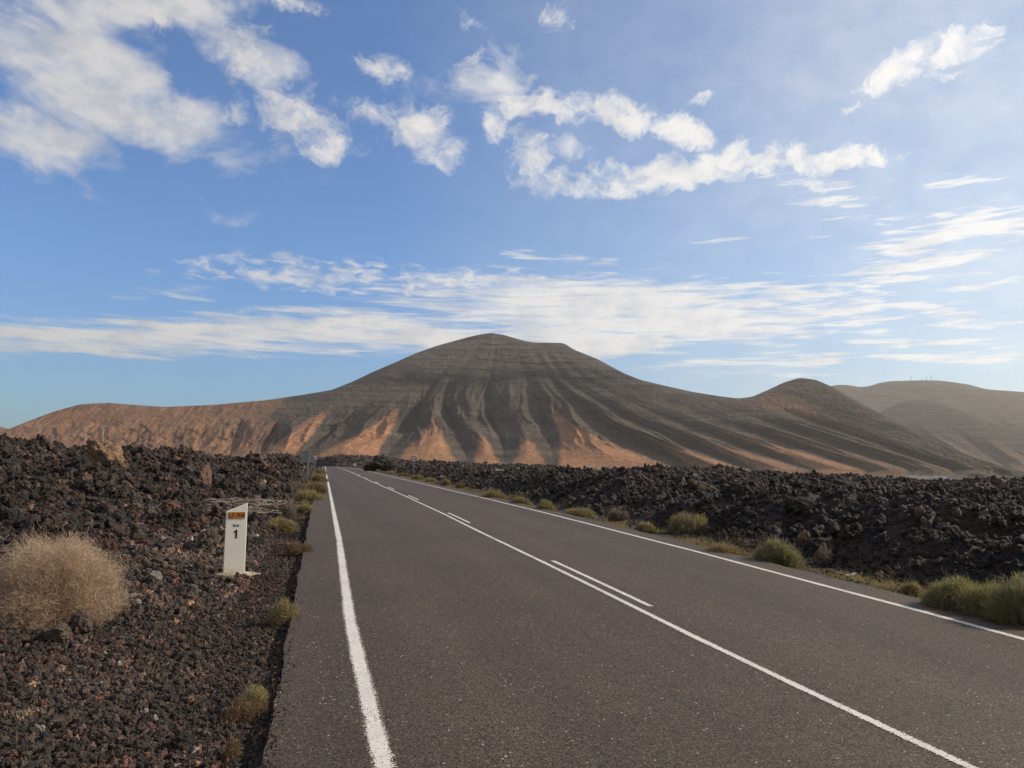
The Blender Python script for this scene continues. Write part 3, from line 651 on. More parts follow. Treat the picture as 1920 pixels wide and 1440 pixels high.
# ------------------------------------------------------------------ boulders that stand out
def boulder_mesh(name, rx, ry, rz, seed, rough=0.25, sub=5, flat=1.0):
    import bmesh
    bm = bmesh.new(); bmesh.ops.create_icosphere(bm, subdivisions=sub, radius=1.0)
    V = np.array([v.co[:] for v in bm.verts])
    d = np.ones(len(V))
    for a_ in range(9):                                   # knock flats off it
        nrm = rng.normal(size=3); nrm /= np.linalg.norm(nrm); lim = 0.62+0.25*rng.random()
        pr_ = V@nrm; d = np.where(pr_*d > lim, lim/np.maximum(pr_, 1e-3), d)
    V = V*d[:, None]
    n = fbm(V[:, 0]*1.6+seed, V[:, 1]*1.6+V[:, 2]*1.3, 5, seed)+0.6*fbm(V[:, 2]*3.1+seed, V[:, 0]*2.8-V[:, 1]*1.2, 4, seed+7)
    V = V*(1+rough*n)[:, None]*np.array([rx, ry, rz])
    F = np.array([[v.index for v in f.verts] for f in bm.faces]); bm.free()
    return np_mesh(name, V, F)
def rock_mat(name, c0, c1, sc=6):
    m, t, b = material(name, 0.9, 0.25); P = t.new('ShaderNodeTexCoord').outputs['Object']
    c = t.mix(t.mr(t.noise(P, sc, 8, 0.7), 0.38, 0.64), c0, c1)
    c = t.mix(t.mr(t.noise(P, sc*5, 6, 0.7), 0.52, 0.7), c, t.mix(1.0, c, (0.45, 0.42, 0.4), 'MULTIPLY'))
    t.put(b.inputs['Base Color'], c); bump(t, b, t.math('ADD', t.noise(P, sc*3, 8, 0.8), t.math('MULTIPLY', t.voro(P, sc*4), 0.7)), 0.05, 0.9)
    return m
MR_TAN = rock_mat('tan_rock', (0.16, 0.095, 0.058), (0.30, 0.19, 0.12)); MR_RED = rock_mat('red_rock', (0.090, 0.052, 0.040), (0.19, 0.115, 0.085))
MR_PALE = rock_mat('pale_rock', (0.17, 0.155, 0.14), (0.33, 0.30, 0.26)); MR_DARK = rock_mat('dark_rock', (0.030, 0.025, 0.022), (0.065, 0.052, 0.044)); MR_BROWN = rock_mat('brown_rock', (0.07, 0.052, 0.042), (0.15, 0.115, 0.09))
def px_size(px, py, n):                                   # metres spanned by n pixels of the photograph there
    x, y, z = ground_at(px, py); return n*math.hypot(x, y)/FPX
def boulder(name, px, py, wpx, hpx, mat, label, cat='boulder', seed=1, tilt=(0, 0, 0), depth=0.8, rough=0.2, road=False):
    x, y, z = ground_at(px, py); k = math.hypot(x, y)/FPX; rx, rz = wpx*k/2, hpx*k/2
    o = link(name, boulder_mesh(name, rx, max(rx*depth, rz*depth), rz, seed, rough), mat, label=label, cat=cat)
    o.location = (x, y+0*rx, z+rz*0.75); o.rotation_euler = tilt
    return o
R_ = math.radians
boulder('lava_boulder', 200, 904, 44, 84, MR_TAN, 'tall tan lava slab leaning on the left rise', seed=3, tilt=(0, R_(-38), R_(10)), depth=0.6, rough=.28)
boulder('lava_boulder', 297, 892, 66, 26, MR_RED, 'low reddish lava boulder right of the tan slab', seed=5, tilt=(0, R_(12), 0))
boulder('lava_boulder', 332, 880, 26, 22, MR_TAN, 'small brownish boulder on the far left rise beside the low reddish one', seed=9)
boulder('lava_boulder', 160, 925, 14, 34, MR_RED, 'narrow upright rust red lava spike below the tan slab', seed=11, rough=0.3)
boulder('lava_boulder', 386, 915, 9, 50, MR_RED, 'thin upright rust brown lava spine on the left slope', seed=12, rough=0.3)
boulder('lava_boulder', 316, 965, 34, 30, MR_RED, 'dark red lava lump midway up the left slope', seed=13)
boulder('lava_boulder', 30, 860, 90, 34, MR_DARK, 'black lava block at the left edge below the skyline', seed=14, tilt=(0, R_(-8), 0))
boulder('lava_boulder', 500, 945, 24, 22, MR_DARK, 'dark lava block at the right end of the dead branches', seed=15)
boulder('lava_boulder', 148, 1194, 34, 44, MR_BROWN, 'angular grey brown boulder below the dry tan bush', seed=17, tilt=(0, R_(10), R_(30)), depth=1.0)
boulder('lava_boulder', 106, 1206, 40, 34, MR_BROWN, 'squat grey brown boulder left of the angular one under the dry bush', seed=18, depth=1.0)
boulder('lava_boulder', 30, 1178, 60, 30, MR_BROWN, 'flat boulder under the left part of the dry tan bush', seed=19, depth=1.0)
boulder('pale_stone', 244, 1130, 27, 17, MR_PALE, 'pale grey stone right of the dry tan bush', 'stone', seed=21, depth=1.0)
boulder('pale_stone', 290, 1092, 22, 20, MR_PALE, 'rounded pale grey stone between dry bush and kilometre post', 'stone', seed=22, depth=1.0)
boulder('tan_stone', 356, 1322, 17, 15, MR_TAN, 'small ochre stone among the cinders left of the green tuft', 'stone', seed=24, depth=1.0)
boulder('tan_stone', 322, 1073, 14, 14, MR_TAN, 'small orange tan stone left of the kilometre post', 'stone', seed=25, depth=1.0)
boulder('lava_boulder', 110, 1362, 34, 16, MR_BROWN, 'grey slab of lava in the lower left cinders', seed=26, depth=1.0)
boulder('tan_stone', 145, 1342, 36, 9, MR_BROWN, 'narrow flat stone behind the grey slab in the lower left', 'stone', seed=27, depth=.8)
boulder('lava_boulder', 345, 1410, 40, 30, MR_DARK, 'dark pitted lava block at the bottom of the cinders', seed=28, depth=1.0)
boulder('pale_stone', 1649, 1086, 17, 15, MR_TAN, 'tan stone standing on the right verge', 'stone', seed=31, depth=.9)
boulder('pale_stone', 1557, 1074, 12, 7, MR_TAN, 'small flat tan stone beside the right verge grass', 'stone', seed=32, depth=.9)
boulder('lava_boulder', 940, 893, 40, 16, MR_PALE, 'pale crusted lava block in the right field beyond the sign', seed=33)
boulder('lava_boulder', 1497, 965, 60, 34, MR_DARK, 'big black lava block on the crest of the right flow', seed=34)
boulder('lava_boulder', 1590, 930, 60, 30, MR_DARK, 'black lava block farther right on the flow', seed=35)
boulder('lava_boulder', 1236, 872, 22, 16, MR_DARK, 'round black boulder on the skyline of the right flow', seed=36)
boulder('lava_boulder', 1315, 925, 70, 26, MR_BROWN, 'long brown lava slab in the middle of the right flow', seed=37, tilt=(0, R_(22), 0), depth=.5)
boulder('lava_boulder', 1110, 905, 36, 20, MR_DARK, 'black lava block in the right flow behind the verge shrubs', seed=38)
boulder('lava_boulder', 1548, 1030, 32, 20, MR_BROWN, 'grey brown lava block above the big roadside shrub', seed=39)
x, y, z = ground_at(712, 883); k = math.hypot(x, y)/FPX; oc_ = thing('lava_outcrop', (x, y, z), 0, 'dark lava mound right of the road near its far end', 'outcrop')
for dx_, w_, h_, sd_ in ((0, 40, 27, 41), (-16, 30, 18, 42), (16, 34, 22, 43), (3, 18, 31, 44), (26, 26, 14, 45), (-24, 16, 10, 46)):
    o = link('rock', boulder_mesh('rock', w_*k/2, w_*k/2, h_*k*.62, sd_, .24, 4), MR_DARK, oc_); o.location = (dx_*k, rng.uniform(-.3, .6), h_*k*.38)
# litter
x, y, z = ground_at(1596, 1082)
ML = plain('paper', (0.72, 0.72, 0.74), 0.6, 0.05)
gx, gy = np.meshgrid(np.linspace(-.5, .5, 12), np.linspace(-.5, .5, 9), indexing='ij')
me = np_mesh('litter', np.stack([gx*.15, gy*.07, 0.012+0.03*np.abs(perlin(gx*5, gy*5, 3))+0.03*sstep(0, .5, gx)], -1).reshape(-1, 3), grid_faces(12, 9))
o = link('litter', me, ML, label='crumpled white paper lying on the right verge', cat='litter'); o.location = (x, y, z+.01); o.rotation_euler = (0, 0, .3)
sd = o.modifiers.new('thick', 'SOLIDIFY'); sd.thickness = 0.003

# ------------------------------------------------------------------ plants
def leaf_mat(name, c0, c1, trans=0.38):
    m, t, b = material(name, 0.75, 0.2)
    a = t.new('ShaderNodeAttribute', attribute_name='tint').outputs['Fac']
    c = t.mix(a, c0, c1); t.put(b.inputs['Base Color'], c)
    tr = t.new('ShaderNodeBsdfTranslucent'); t.put(tr.inputs['Color'], c); mx = t.new('ShaderNodeMixShader'); mx.inputs[0].default_value = trans
    t.l.new(b.outputs[0], mx.inputs[1]); t.l.new(tr.outputs[0], mx.inputs[2]); t.l.new(mx.outputs[0], m.node_tree.nodes['Material Output'].inputs['Surface'])
    return m
ML_DRY = leaf_mat('dry_twigs', (0.32, 0.225, 0.155), (0.68, 0.52, 0.375), .42)
ML_TAN = leaf_mat('tan_foliage', (0.17, 0.125, 0.06), (0.38, 0.29, 0.155))
ML_OLIVE = leaf_mat('olive_foliage', (0.155, 0.130, 0.045), (0.42, 0.35, 0.155))
ML_GREEN = leaf_mat('green_foliage', (0.120, 0.118, 0.040), (0.36, 0.335, 0.14))
ML_RUST = leaf_mat('rust_foliage', (0.12, 0.075, 0.040), (0.28, 0.19, 0.105))
ML_GREY = leaf_mat('grey_foliage', (0.13, 0.11, 0.085), (0.28, 0.24, 0.19))
ML_STEM = leaf_mat('woody_stem', (0.10, 0.07, 0.05), (0.22, 0.17, 0.12), 0)
def unit(n):
    v = rng.normal(size=(n, 3)); return v/np.linalg.norm(v, axis=1, keepdims=True)
def ribbons(P, W, tint):
    """P (n,k,3) polylines -> thin crossed blades"""
    n, k, _ = P.shape; T = np.gradient(P, axis=1); side = np.cross(T, unit(n)[:, None, :]); side /= np.maximum(np.linalg.norm(side, axis=2, keepdims=True), 1e-6)
    Wk = (W[:, None]*np.linspace(1, 0.35, k)[None])[..., None]
    V = np.stack([P-side*Wk/2, P+side*Wk/2], 2).reshape(-1, 3)
    i = np.arange(n)[:, None]*2*k+np.arange(k-1)[None]*2; i = i.ravel()
    return V, np.stack([i, i+1, i+3, i+2], -1), np.repeat(tint, 2*k)
def shrub_geo(rx, ry, h, n, leaf, width, clump=9, dry=False, seed=0, spread=0.5):
    """twigs through a domed, lumpy crown; returns foliage and stems"""
    nc = clump; cd_ = unit(nc); cd_[:, 2] = np.abs(cd_[:, 2])*0.9+0.05; cd_ /= np.linalg.norm(cd_, axis=1, keepdims=True)
    csz = 0.62+0.38*rng.random(nc)
    d = unit(n); d[:, 2] = np.abs(d[:, 2])*1.0-0.06; d /= np.linalg.norm(d, axis=1, keepdims=True)
    lob = np.max((d@cd_.T-0.86)*7.5*csz[None], axis=1).clip(0, 1)                   # lumps of the outline
    rad = 0.70+0.30*lob+0.06*rng.normal(size=n)
    rho = rad*rng.random(n)**(0.30 if not dry else 0.42)
    C = d*rho[:, None]
    k = 4; dirn = d*0.8+unit(n)*spread+np.array([0, 0, 0.35]); dirn /= np.linalg.norm(dirn, axis=1, keepdims=True)
    L = leaf*np.exp(rng.normal(0, .3, n)); tt = np.linspace(-0.5, 0.5, k)
    S = np.array([rx, ry, h]); curl = unit(n)*0.28
    P = (C*S)[:, None, :]+dirn[:, None, :]*L[:, None, None]*tt[None, :, None]+curl[:, None, :]*L[:, None, None]*(tt[None, :, None]**2)*1.6
    P[..., 2] = np.maximum(P[..., 2], 0.0)
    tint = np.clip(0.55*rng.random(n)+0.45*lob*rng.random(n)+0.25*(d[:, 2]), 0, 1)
    Vf = ribbons(P, width*np.exp(rng.normal(0, .25, n)), tint)
    m_ = max(14, n//28); e = d[:m_]*rad[:m_, None]*0.9*S; tt = np.linspace(0, 1, 5)
    bend = unit(m_)*0.12*max(rx, h)
    P2 = e[:, None, :]*tt[None, :, None]+bend[:, None, :]*np.sin(np.pi*tt)[None, :, None]+np.array([0, 0, 0.05*h])[None, None]*np.sin(np.pi*tt)[None, :, None]
    P2[..., 2] = np.maximum(P2[..., 2], -0.01)
    Vs = ribbons(P2, np.full(m_, width*1.7), rng.random(m_))
    return Vf, Vs
def shrub(px, py, wpx, hpx, mat, label, n=2500, name='shrub', cat='shrub', group=None, depth=0.9, stems=True, leafk=0.16, clump=9, dry=False, wk=None, spread=.5, at=None):
    x, y, z = ground_at(px, py) if at is None else at
    dist = math.hypot(x, y); k = dist/FPX; rx = wpx*k/2; h = hpx*k; y += rx*depth*0.35
    z = float(ground_z(np.array([x]), np.array([y]), True, False)[0])
    lf = max(h, rx)*leafk; wd = wk if wk else max(0.0028, 0.00062*dist)
    Vf, Vs = shrub_geo(rx, rx*depth, h, n, lf, wd, clump, dry, spread=spread)
    if not stems:
        o = link(name, np_mesh(name, Vf[0], Vf[1], attrs={'tint': Vf[2]}), mat, label=label, cat=cat, group=group); o.location = (x, y, z-.02); return o
    t_ = thing(name, (x, y, z-.02), 0, label, cat, group)
    link('foliage', np_mesh('foliage', Vf[0], Vf[1], attrs={'tint': Vf[2]}), mat, t_)
    if mat in (ML_GREEN, ML_OLIVE):
        m_ = max(260, n//5); Vd, _ = shrub_geo(rx*1.04, rx*depth*1.04, h*1.03, m_, lf*1.5, wd*.8, clump, dry, spread=1.1)
        link('dry_growth', np_mesh('dry_growth', Vd[0], Vd[1], attrs={'tint': Vd[2]}), ML_GREY, t_)
    link('stems', np_mesh('stems', Vs[0], Vs[1], attrs={'tint': Vs[2]}), ML_STEM, t_)
    return t_
shrub(70, 1170, 222, 146, ML_DRY, 'big dry tan bush of fine dead twigs at the left edge', 62000, 'dry_bush', 'bush', depth=0.95, leafk=0.095, clump=30, dry=True, wk=0.0026, spread=1.3)
GL, GRR = 'shrubs along the left road edge', 'shrubs along the right road edge'
shrub(528, 972, 56, 36, ML_GREY, 'brownish dry domed shrub just right of the kilometre post', 3000, group=GL, spread=.9)
shrub(526, 997, 76, 28, ML_OLIVE, 'low olive green shrub under the dry domed one', 3500, group=GL)
shrub(578, 942, 62, 26, ML_OLIVE, 'olive green shrub against the left asphalt edge above the low dark one', 2600, group=GL)
shrub(570, 962, 42, 20, ML_OLIVE, 'small olive shrub just nearer than the one at the asphalt edge', 1800, group=GL)
shrub(590, 927, 48, 32, ML_RUST, 'rust gold shrub at the left asphalt edge below the signs', 2600, group=GL)
shrub(597, 908, 38, 24, ML_TAN, 'golden dry shrub at the foot of the left round sign', 2200, group=GL)
shrub(600, 893, 26, 18, ML_TAN, 'farthest golden shrub on the left asphalt edge', 1400, group=GL)
shrub(566, 898, 34, 16, ML_GREY, 'grey dry shrub left of the triangular sign post', 1500, group=GL)
shrub(556, 918, 40, 18, ML_GREY, 'grey brown shrub nearer than the triangular sign post', 1600, group=GL)
shrub(556, 1046, 58, 34, ML_RUST, 'dark brown and olive shrub at the left asphalt edge beside the post base', 3500, group=GL)
shrub(528, 1177, 66, 54, ML_OLIVE, 'thin olive tuft on the left asphalt edge halfway down', 2600, 'tuft', 'tuft', group=GL, spread=.9)
shrub(470, 1344, 84, 52, ML_OLIVE, 'yellow green tuft at the asphalt edge near the bottom left', 4200, 'tuft', 'tuft', group=GL, spread=.9)
shrub(452, 1358, 120, 44, ML_RUST, 'red brown creeping twigs under the yellow green tuft', 3400, 'tuft', 'tuft', group=GL, spread=1.1)
shrub(431, 1428, 40, 48, ML_RUST, 'small rust brown tuft at the very bottom left of the asphalt', 1500, 'tuft', 'tuft', group=GL, spread=1.1)
shrub(40, 1352, 60, 26, ML_DRY, 'few pale dry grass blades in the lower left cinders', 260, 'dry_grass', 'grass', spread=1.2)
shrub(1803, 1160, 108, 62, ML_GREEN, 'leftmost of the large green bushes at the right edge of the road', 11000, 'green_bush', 'bush', group=GRR, clump=14, leafk=.11, spread=.8)
shrub(1870, 1172, 116, 66, ML_GREEN, 'middle of the large green bushes at the right edge of the road', 11000, 'green_bush', 'bush', group=GRR, clump=14, leafk=.11, spread=.8)
shrub(1938, 1182, 118, 92, ML_GREEN, 'tallest green bush cut off by the right edge of the photo', 12000, 'green_bush', 'bush', group=GRR, clump=12, leafk=.12)
shrub(1713, 1121, 42, 32, ML_OLIVE, 'small yellow green tuft left of the large green bush', 2600, 'tuft', 'tuft', group=GRR)
shrub(1660, 1106, 70, 12, ML_TAN, 'flat strip of yellow grass on the verge near the small tuft', 1200, 'grass_patch', 'grass', group=GRR)
shrub(1464, 1064, 100, 54, ML_GREEN, 'round green shrub on the right verge with grass at its left', 11000, group=GRR, clump=12, leafk=.13)
shrub(1362, 1040, 88, 28, ML_TAN, 'low yellow grass left of the round green shrub', 3200, 'grass_patch', 'grass', group=GRR)
shrub(1295, 1004, 84, 46, ML_OLIVE, 'dense olive shrub on the right verge before the yellow grass', 9000, group=GRR, clump=11)
shrub(1211, 999, 50, 22, ML_OLIVE, 'low yellow green shrub left of the dense olive one', 3000, group=GRR)
shrub(1160, 977, 50, 26, ML_GREY, 'greyish shrub on the right verge, fourth from the large green bush group', 3000, group=GRR)
shrub(1088, 968, 66, 18, ML_OLIVE, 'low spreading olive shrub on the right verge', 2600, group=GRR)
shrub(1023, 957, 42, 25, ML_OLIVE, 'upright olive shrub with yellow tip on the right verge', 2600, group=GRR)
shrub(975, 946, 42, 19, ML_OLIVE, 'olive shrub just beyond the upright one', 2000, group=GRR)
shrub(925, 935, 56, 22, ML_OLIVE, 'wide olive shrub midway along the far right verge', 2400, group=GRR)
shrub(862, 917, 26, 14, ML_RUST, 'small rust brown shrub on the far right verge', 1000, group=GRR)
shrub(836, 911, 26, 16, ML_OLIVE, 'small olive shrub beyond the rust brown one', 1000, group=GRR)
shrub(808, 905, 30, 11, ML_OLIVE, 'flat olive shrub between the right sign and the rust brown shrub', 1000, group=GRR)
shrub(783, 900, 28, 13, ML_OLIVE, 'olive shrub at the foot of the right round sign', 1000, group=GRR)
shrub(757, 893, 24, 8, ML_RUST, 'brown shrub just beyond the right round sign', 700, group=GRR, stems=False)
shrub(735, 888, 24, 6, ML_OLIVE, 'thin far shrub below the dark lava mound', 600, group=GRR, stems=False)
shrub(710, 884, 18, 5, ML_OLIVE, 'farthest shrub on the right verge', 500, group=GRR, stems=False)
shrub(1548, 1060, 36, 40, ML_GREY, 'wispy grey dry plant in the hollow right of the round green shrub', 900, 'dry_plant', 'plant', spread=1.2)
# thin dry grass and creeping plants that nobody could count, along either verge
def verge_grass(name, side, y0, y1, o0, o1, n, mat, label, hgt):
    y = y0*(y1/y0)**rng.random(n); o_ = o0+(o1-o0)*rng.random(n)
    keep = (fbm(y/1.6, o_/0.8, 3, 91+side) > -0.05+0.25*rng.random(n)); y, o_ = y[keep], o_[keep]; m_ = len(y)
    x = np.where(side < 0, road_x(y)+EL+wl(y)-o_, road_x(y)+ER+wr(y)+o_); z = ground_z(x, y)
    L = hgt*np.exp(rng.normal(0, .35, m_)); d = unit(m_); d[:, 2] = np.abs(d[:, 2])*.9+.25; d /= np.linalg.norm(d, axis=1, keepdims=True)
    tt = np.linspace(0, 1, 4); P = np.stack([x, y, z], -1)[:, None, :]+d[:, None, :]*L[:, None, None]*tt[None, :, None]+unit(m_)[:, None, :]*L[:, None, None]*.25*tt[None, :, None]**2
    V_, F_, T_ = ribbons(P, 0.0026+0.00045*y, rng.random(m_))
    link(name, np_mesh(name, V_, F_, attrs={'tint': T_}), mat, label=label, cat='grass', kind='stuff')
verge_grass('verge_grass', 1, 6, 70, 0.05, 1.3, 26000, ML_OLIVE, 'patchy olive ground cover on the right verge', .06)
verge_grass('verge_grass', 1, 5, 90, 0.3, 1.8, 16000, ML_TAN, 'dry yellow grass on the right verge', .08)
verge_grass('verge_grass', -1, 20, 120, 0.05, 1.1, 16000, ML_TAN, 'golden dry grass along the far left road edge', .13)
verge_grass('verge_grass', -1, 4, 25, 0.1, 1.6, 1500, ML_RUST, 'sparse rust brown weeds along the near left road edge', .06)
# dead branches behind the post
x, y, z = ground_at(440, 975); t_ = thing('dead_branches', (x, y, z), 0, 'pale dead branches lying across the cinders behind the kilometre post', 'branches')
kx = math.hypot(x, y)/FPX
for i in range(34):
    a0 = rng.uniform(-.22, .35); L_ = rng.uniform(25, 75)*kx; cx_, cy_ = rng.uniform(-45, 48)*kx, rng.uniform(-.1, 1.1); zz = 0.12+rng.random()*0.34
    pts = []; cc = rng.uniform(-.12, .12)
    for s_ in np.linspace(-1, 1, 7): pts.append((cx_+s_*L_/2*math.cos(a0*.4), cy_+s_*L_/2*.35*math.sin(a0*3), zz+s_*L_*a0*.28+cc*(1-s_*s_)+rng.normal(0, .01)))
    m_ = MB(); m_.tube(pts, [0.017*(1-.6*abs(q)) for q in np.linspace(-.2, 1, 7)], 5); m_.build('branch', plain('bleached_wood', (0.48, 0.39, 0.30), .8) if i == 0 else bpy.data.materials['bleached_wood'], t_, smooth=True)

# ------------------------------------------------------------------ kilometre post
M_WHITE = plain('post_white', (0.72, 0.69, 0.60), 0.55, 0.05, 6); M_WHITE, t, b = material('post_paint', 0.55, .3); co = t.new('ShaderNodeTexCoord').outputs['Object']; sp = t.new('ShaderNodeSeparateXYZ'); t.put(sp.inputs[0], co)
dirt = t.math('MULTIPLY', t.mr(t.math('ADD', sp.outputs[2], t.math('MULTIPLY', t.noise(co, 14, 6, .7), .25)), .32, .08), .6)
stain = t.mr(t.noise(t.mapping(co, scale=(30, 30, 2)), 1.0, 6, .7), .55, .8, 0, .25)
t.put(b.inputs['Base Color'], t.mix(t.math('ADD', dirt, stain), (0.88, 0.84, 0.72), (0.38, 0.31, 0.24)))
M_CONC = rock_mat('old_concrete', (0.34, 0.27, 0.18), (0.62, 0.55, 0.43), 9)
M_ORANGE = plain('plate_orange', (0.80, 0.24, 0.03), 0.45, 0.04); M_BLACK = plain('lettering_black', (0.012, 0.012, 0.012), 0.5, 0.1); M_GALV = plain('galvanised', (0.30, 0.30, 0.30), 0.5, 0.12, 8, 0.3)
M_RED = plain('sign_red', (0.42, 0.025, 0.02), 0.4, 0.05); M_SIGNW = plain('sign_white', (0.75, 0.75, 0.74), 0.4, 0.03); M_GREYB = plain('sign_back', (0.26, 0.27, 0.27), 0.5, 0.08, 5, 0.2)
x, y, z = POST_AT; k = y/FPX; rz = -math.atan2(x, y)*0.55
post = thing('kilometre_post', (x, y, z), 0, 'white kilometre post with slanted top and orange plate on a concrete base', 'road marker'); post.rotation_euler = (0, R_(-0.6), .38)
hw_, hl_, hr_ = 18.6*k, 119*k, 134*k
m_ = MB(); m_.prism([(-hw_, 0), (hw_, 0), (hw_*.98, hr_), (-hw_*.98, hl_)], -0.046, 0.0); m_.build('panel', M_WHITE, post, bevel=0.006)
o = link('base', boulder_mesh('base', 46*k, .25, .07, 51, .08), M_CONC, post); o.location = (0.02, -0.02, 0.012); o.rotation_euler = (0, R_(-2), 0)
m_ = MB(); m_.box((-14.4*k, -.050, 106*k), (14.4*k, -.0465, 117.5*k)); plate = m_.build('route_plate', M_ORANGE, post)
m_ = MB(); b0, b1, c0, c1, q = -14.4*k, 14.4*k, 106*k, 117.5*k, .5*k
for bb in ((b0, c0, b1, c0+q), (b0, c1-q, b1, c1), (b0, c0+q, b0+q, c1-q), (b1-q, c0+q, b1, c1-q)): m_.box((bb[0], -.0525, bb[1]), (bb[2], -.0502, bb[3]))
m_.build('plate_border', M_BLACK, plate)
def text(body, name, size, loc, parent, mat, weight=0.0, sx=1.0, spacing=1.0):
    c = bpy.data.curves.new(name, 'FONT'); c.body = body; c.size = size; c.align_x = 'CENTER'; c.align_y = 'CENTER'; c.extrude = 0.0008; c.offset = weight; c.space_character = spacing
    o = bpy.data.objects.new(name, c); COL.objects.link(o); dg = bpy.context.evaluated_depsgraph_get(); me = bpy.data.meshes.new_from_object(o.evaluated_get(dg)); bpy.data.objects.remove(o)
    o = link(name, me, mat, parent); o.location = loc; o.rotation_euler = (math.pi/2, 0, 0); o.scale = (sx, 1, 1); return o
text('LZ-704', 'lettering', 9.6*k, (0, -.0535, 111.6*k), plate, M_BLACK, .0009, 0.96, 1.02)
text('km', 'unit_lettering', 8.2*k, (.3*k, -.0475, 93.5*k), post, M_BLACK, .0008, 1.0, 1.15)
m_ = MB(); m_.prism([(x_*k, z_*k) for x_, z_ in ((-.6, 70), (2.5, 70), (2.5, 85.5), (.2, 85.5), (-3.4, 82.3), (-3.4, 79.6), (-.6, 81.3))], -.0485, -.0462); m_.build('number', M_BLACK, post)

# ------------------------------------------------------------------ traffic signs
def disc(mb, r, y0, y1, cx=0, cz=0, n=40, sx=1.0, sz=1.0): mb.prism([(cx+r*sx*math.cos(2*math.pi*i/n), cz+r*sz*math.sin(2*math.pi*i/n)) for i in range(n)], y0, y1)
def car_shape(mb, cx, cz, s, y0, y1):
    pts = [(-1, -.55), (-1, .05), (-.78, .18), (-.52, .72), (.52, .72), (.78, .18), (1, .05), (1, -.55), (.62, -.55), (.62, -.8), (.38, -.8), (.38, -.55), (-.38, -.55), (-.38, -.8), (-.62, -.8), (-.62, -.55)]
    mb.prism([(cx+px_*s, cz+pz_*s) for px_, pz_ in pts], y0, y1)
def round_sign(px, py, topc, rpx, label):
    x, y, z = ground_at(px, py); z = float(ground_z(np.array([x]), np.array([y]), True, False)[0]); k = math.hypot(x, y)/FPX
    H_ = (py-topc)*k; r = rpx*k; s = thing('no_overtaking_sign', (x, y, z), -math.atan2(x, y)*.8, label, 'road sign', 'round signs with red rings')
    m_ = MB(); m_.box((-.04, -.02, -.3), (.04, .02, H_+r*.6)); m_.build('pole', M_GALV, s, bevel=.004)
    m_ = MB(); disc(m_, r, -.052, -.024, 0, H_); pl_ = m_.build('plate', M_RED, s)
    m_ = MB(); disc(m_, r*.74, -.056, -.0525, 0, H_); f_ = m_.build('sign_face', M_SIGNW, s)
    m_ = MB(); car_shape(m_, -r*.33, H_, r*.27, -.0595, -.0565); m_.build('red_car_symbol', M_RED, f_)
    m_ = MB(); car_shape(m_, r*.33, H_, r*.27, -.0595, -.0565); m_.build('black_car_symbol', M_BLACK, f_)
round_sign(775, 890, 861.5, 5.6, 'round sign with red ring on the right verge of the road')
round_sign(589.5, 892, 859.5, 5.6, 'round sign with red ring behind the triangular sign on the left verge')
x, y, z = ground_at(575.5, 903); z = float(ground_z(np.array([x]), np.array([y]), True, False)[0]); k = math.hypot(x, y)/FPX
s = thing('triangular_sign', (x, y, z), .25, 'grey back of a triangular sign on a post left of the road', 'road sign'); s.rotation_euler = (0, R_(.6), .2)
m_ = MB(); m_.box((-.05, -.03, -.3), (.05, .03, 57*k)); m_.build('pole', M_GALV, s, bevel=.005)
def tri(mb, hw, z0, z1, y0, y1, rc=.06):
    pts = []
    for cx_, cz_, a_ in ((-hw, z0, 210), (hw, z0, 330), (0, z1, 90)):
        for j in range(5): b_ = R_(a_-55+27.5*j); pts.append((cx_*.93+rc*math.cos(b_), cz_*.98+z0*.02+rc*math.sin(b_)))
    mb.prism(pts, y0, y1)
m_ = MB(); tri(m_, 13.6*k, 35.5*k, 56*k, .034, .056); pt = m_.build('plate', M_GREYB, s, bevel=.004)
m_ = MB(); m_.box((-.30, .0315, 39*k), (.30, .0335, 39*k+.04)); m_.box((-.2, .0315, 47*k), (.2, .0335, 47*k+.04)); m_.build('bracket', M_GALV, s)
m_ = MB(); tri(m_, 12.6*k, 36*k, 54*k, .0565, .0585, .04); m_.build('sign_face', M_SIGNW, pt)
# tiny sign at the brow of the road
x, y, z = road_pt(661, 876.3); x += .4
s = thing('distant_sign', (x, y, float(ground_z(np.array([x]), np.array([y]), True, False)[0])), 0, 'tiny white topped sign at the brow of the road', 'road sign')
m_ = MB(); m_.box((-.06, -.03, -.4), (.06, .03, 1.5)); m_.build('pole', M_GALV, s); m_ = MB(); tri(m_, .30, 1.15, 1.6, -.06, -.035); m_.build('plate', M_SIGNW, s)

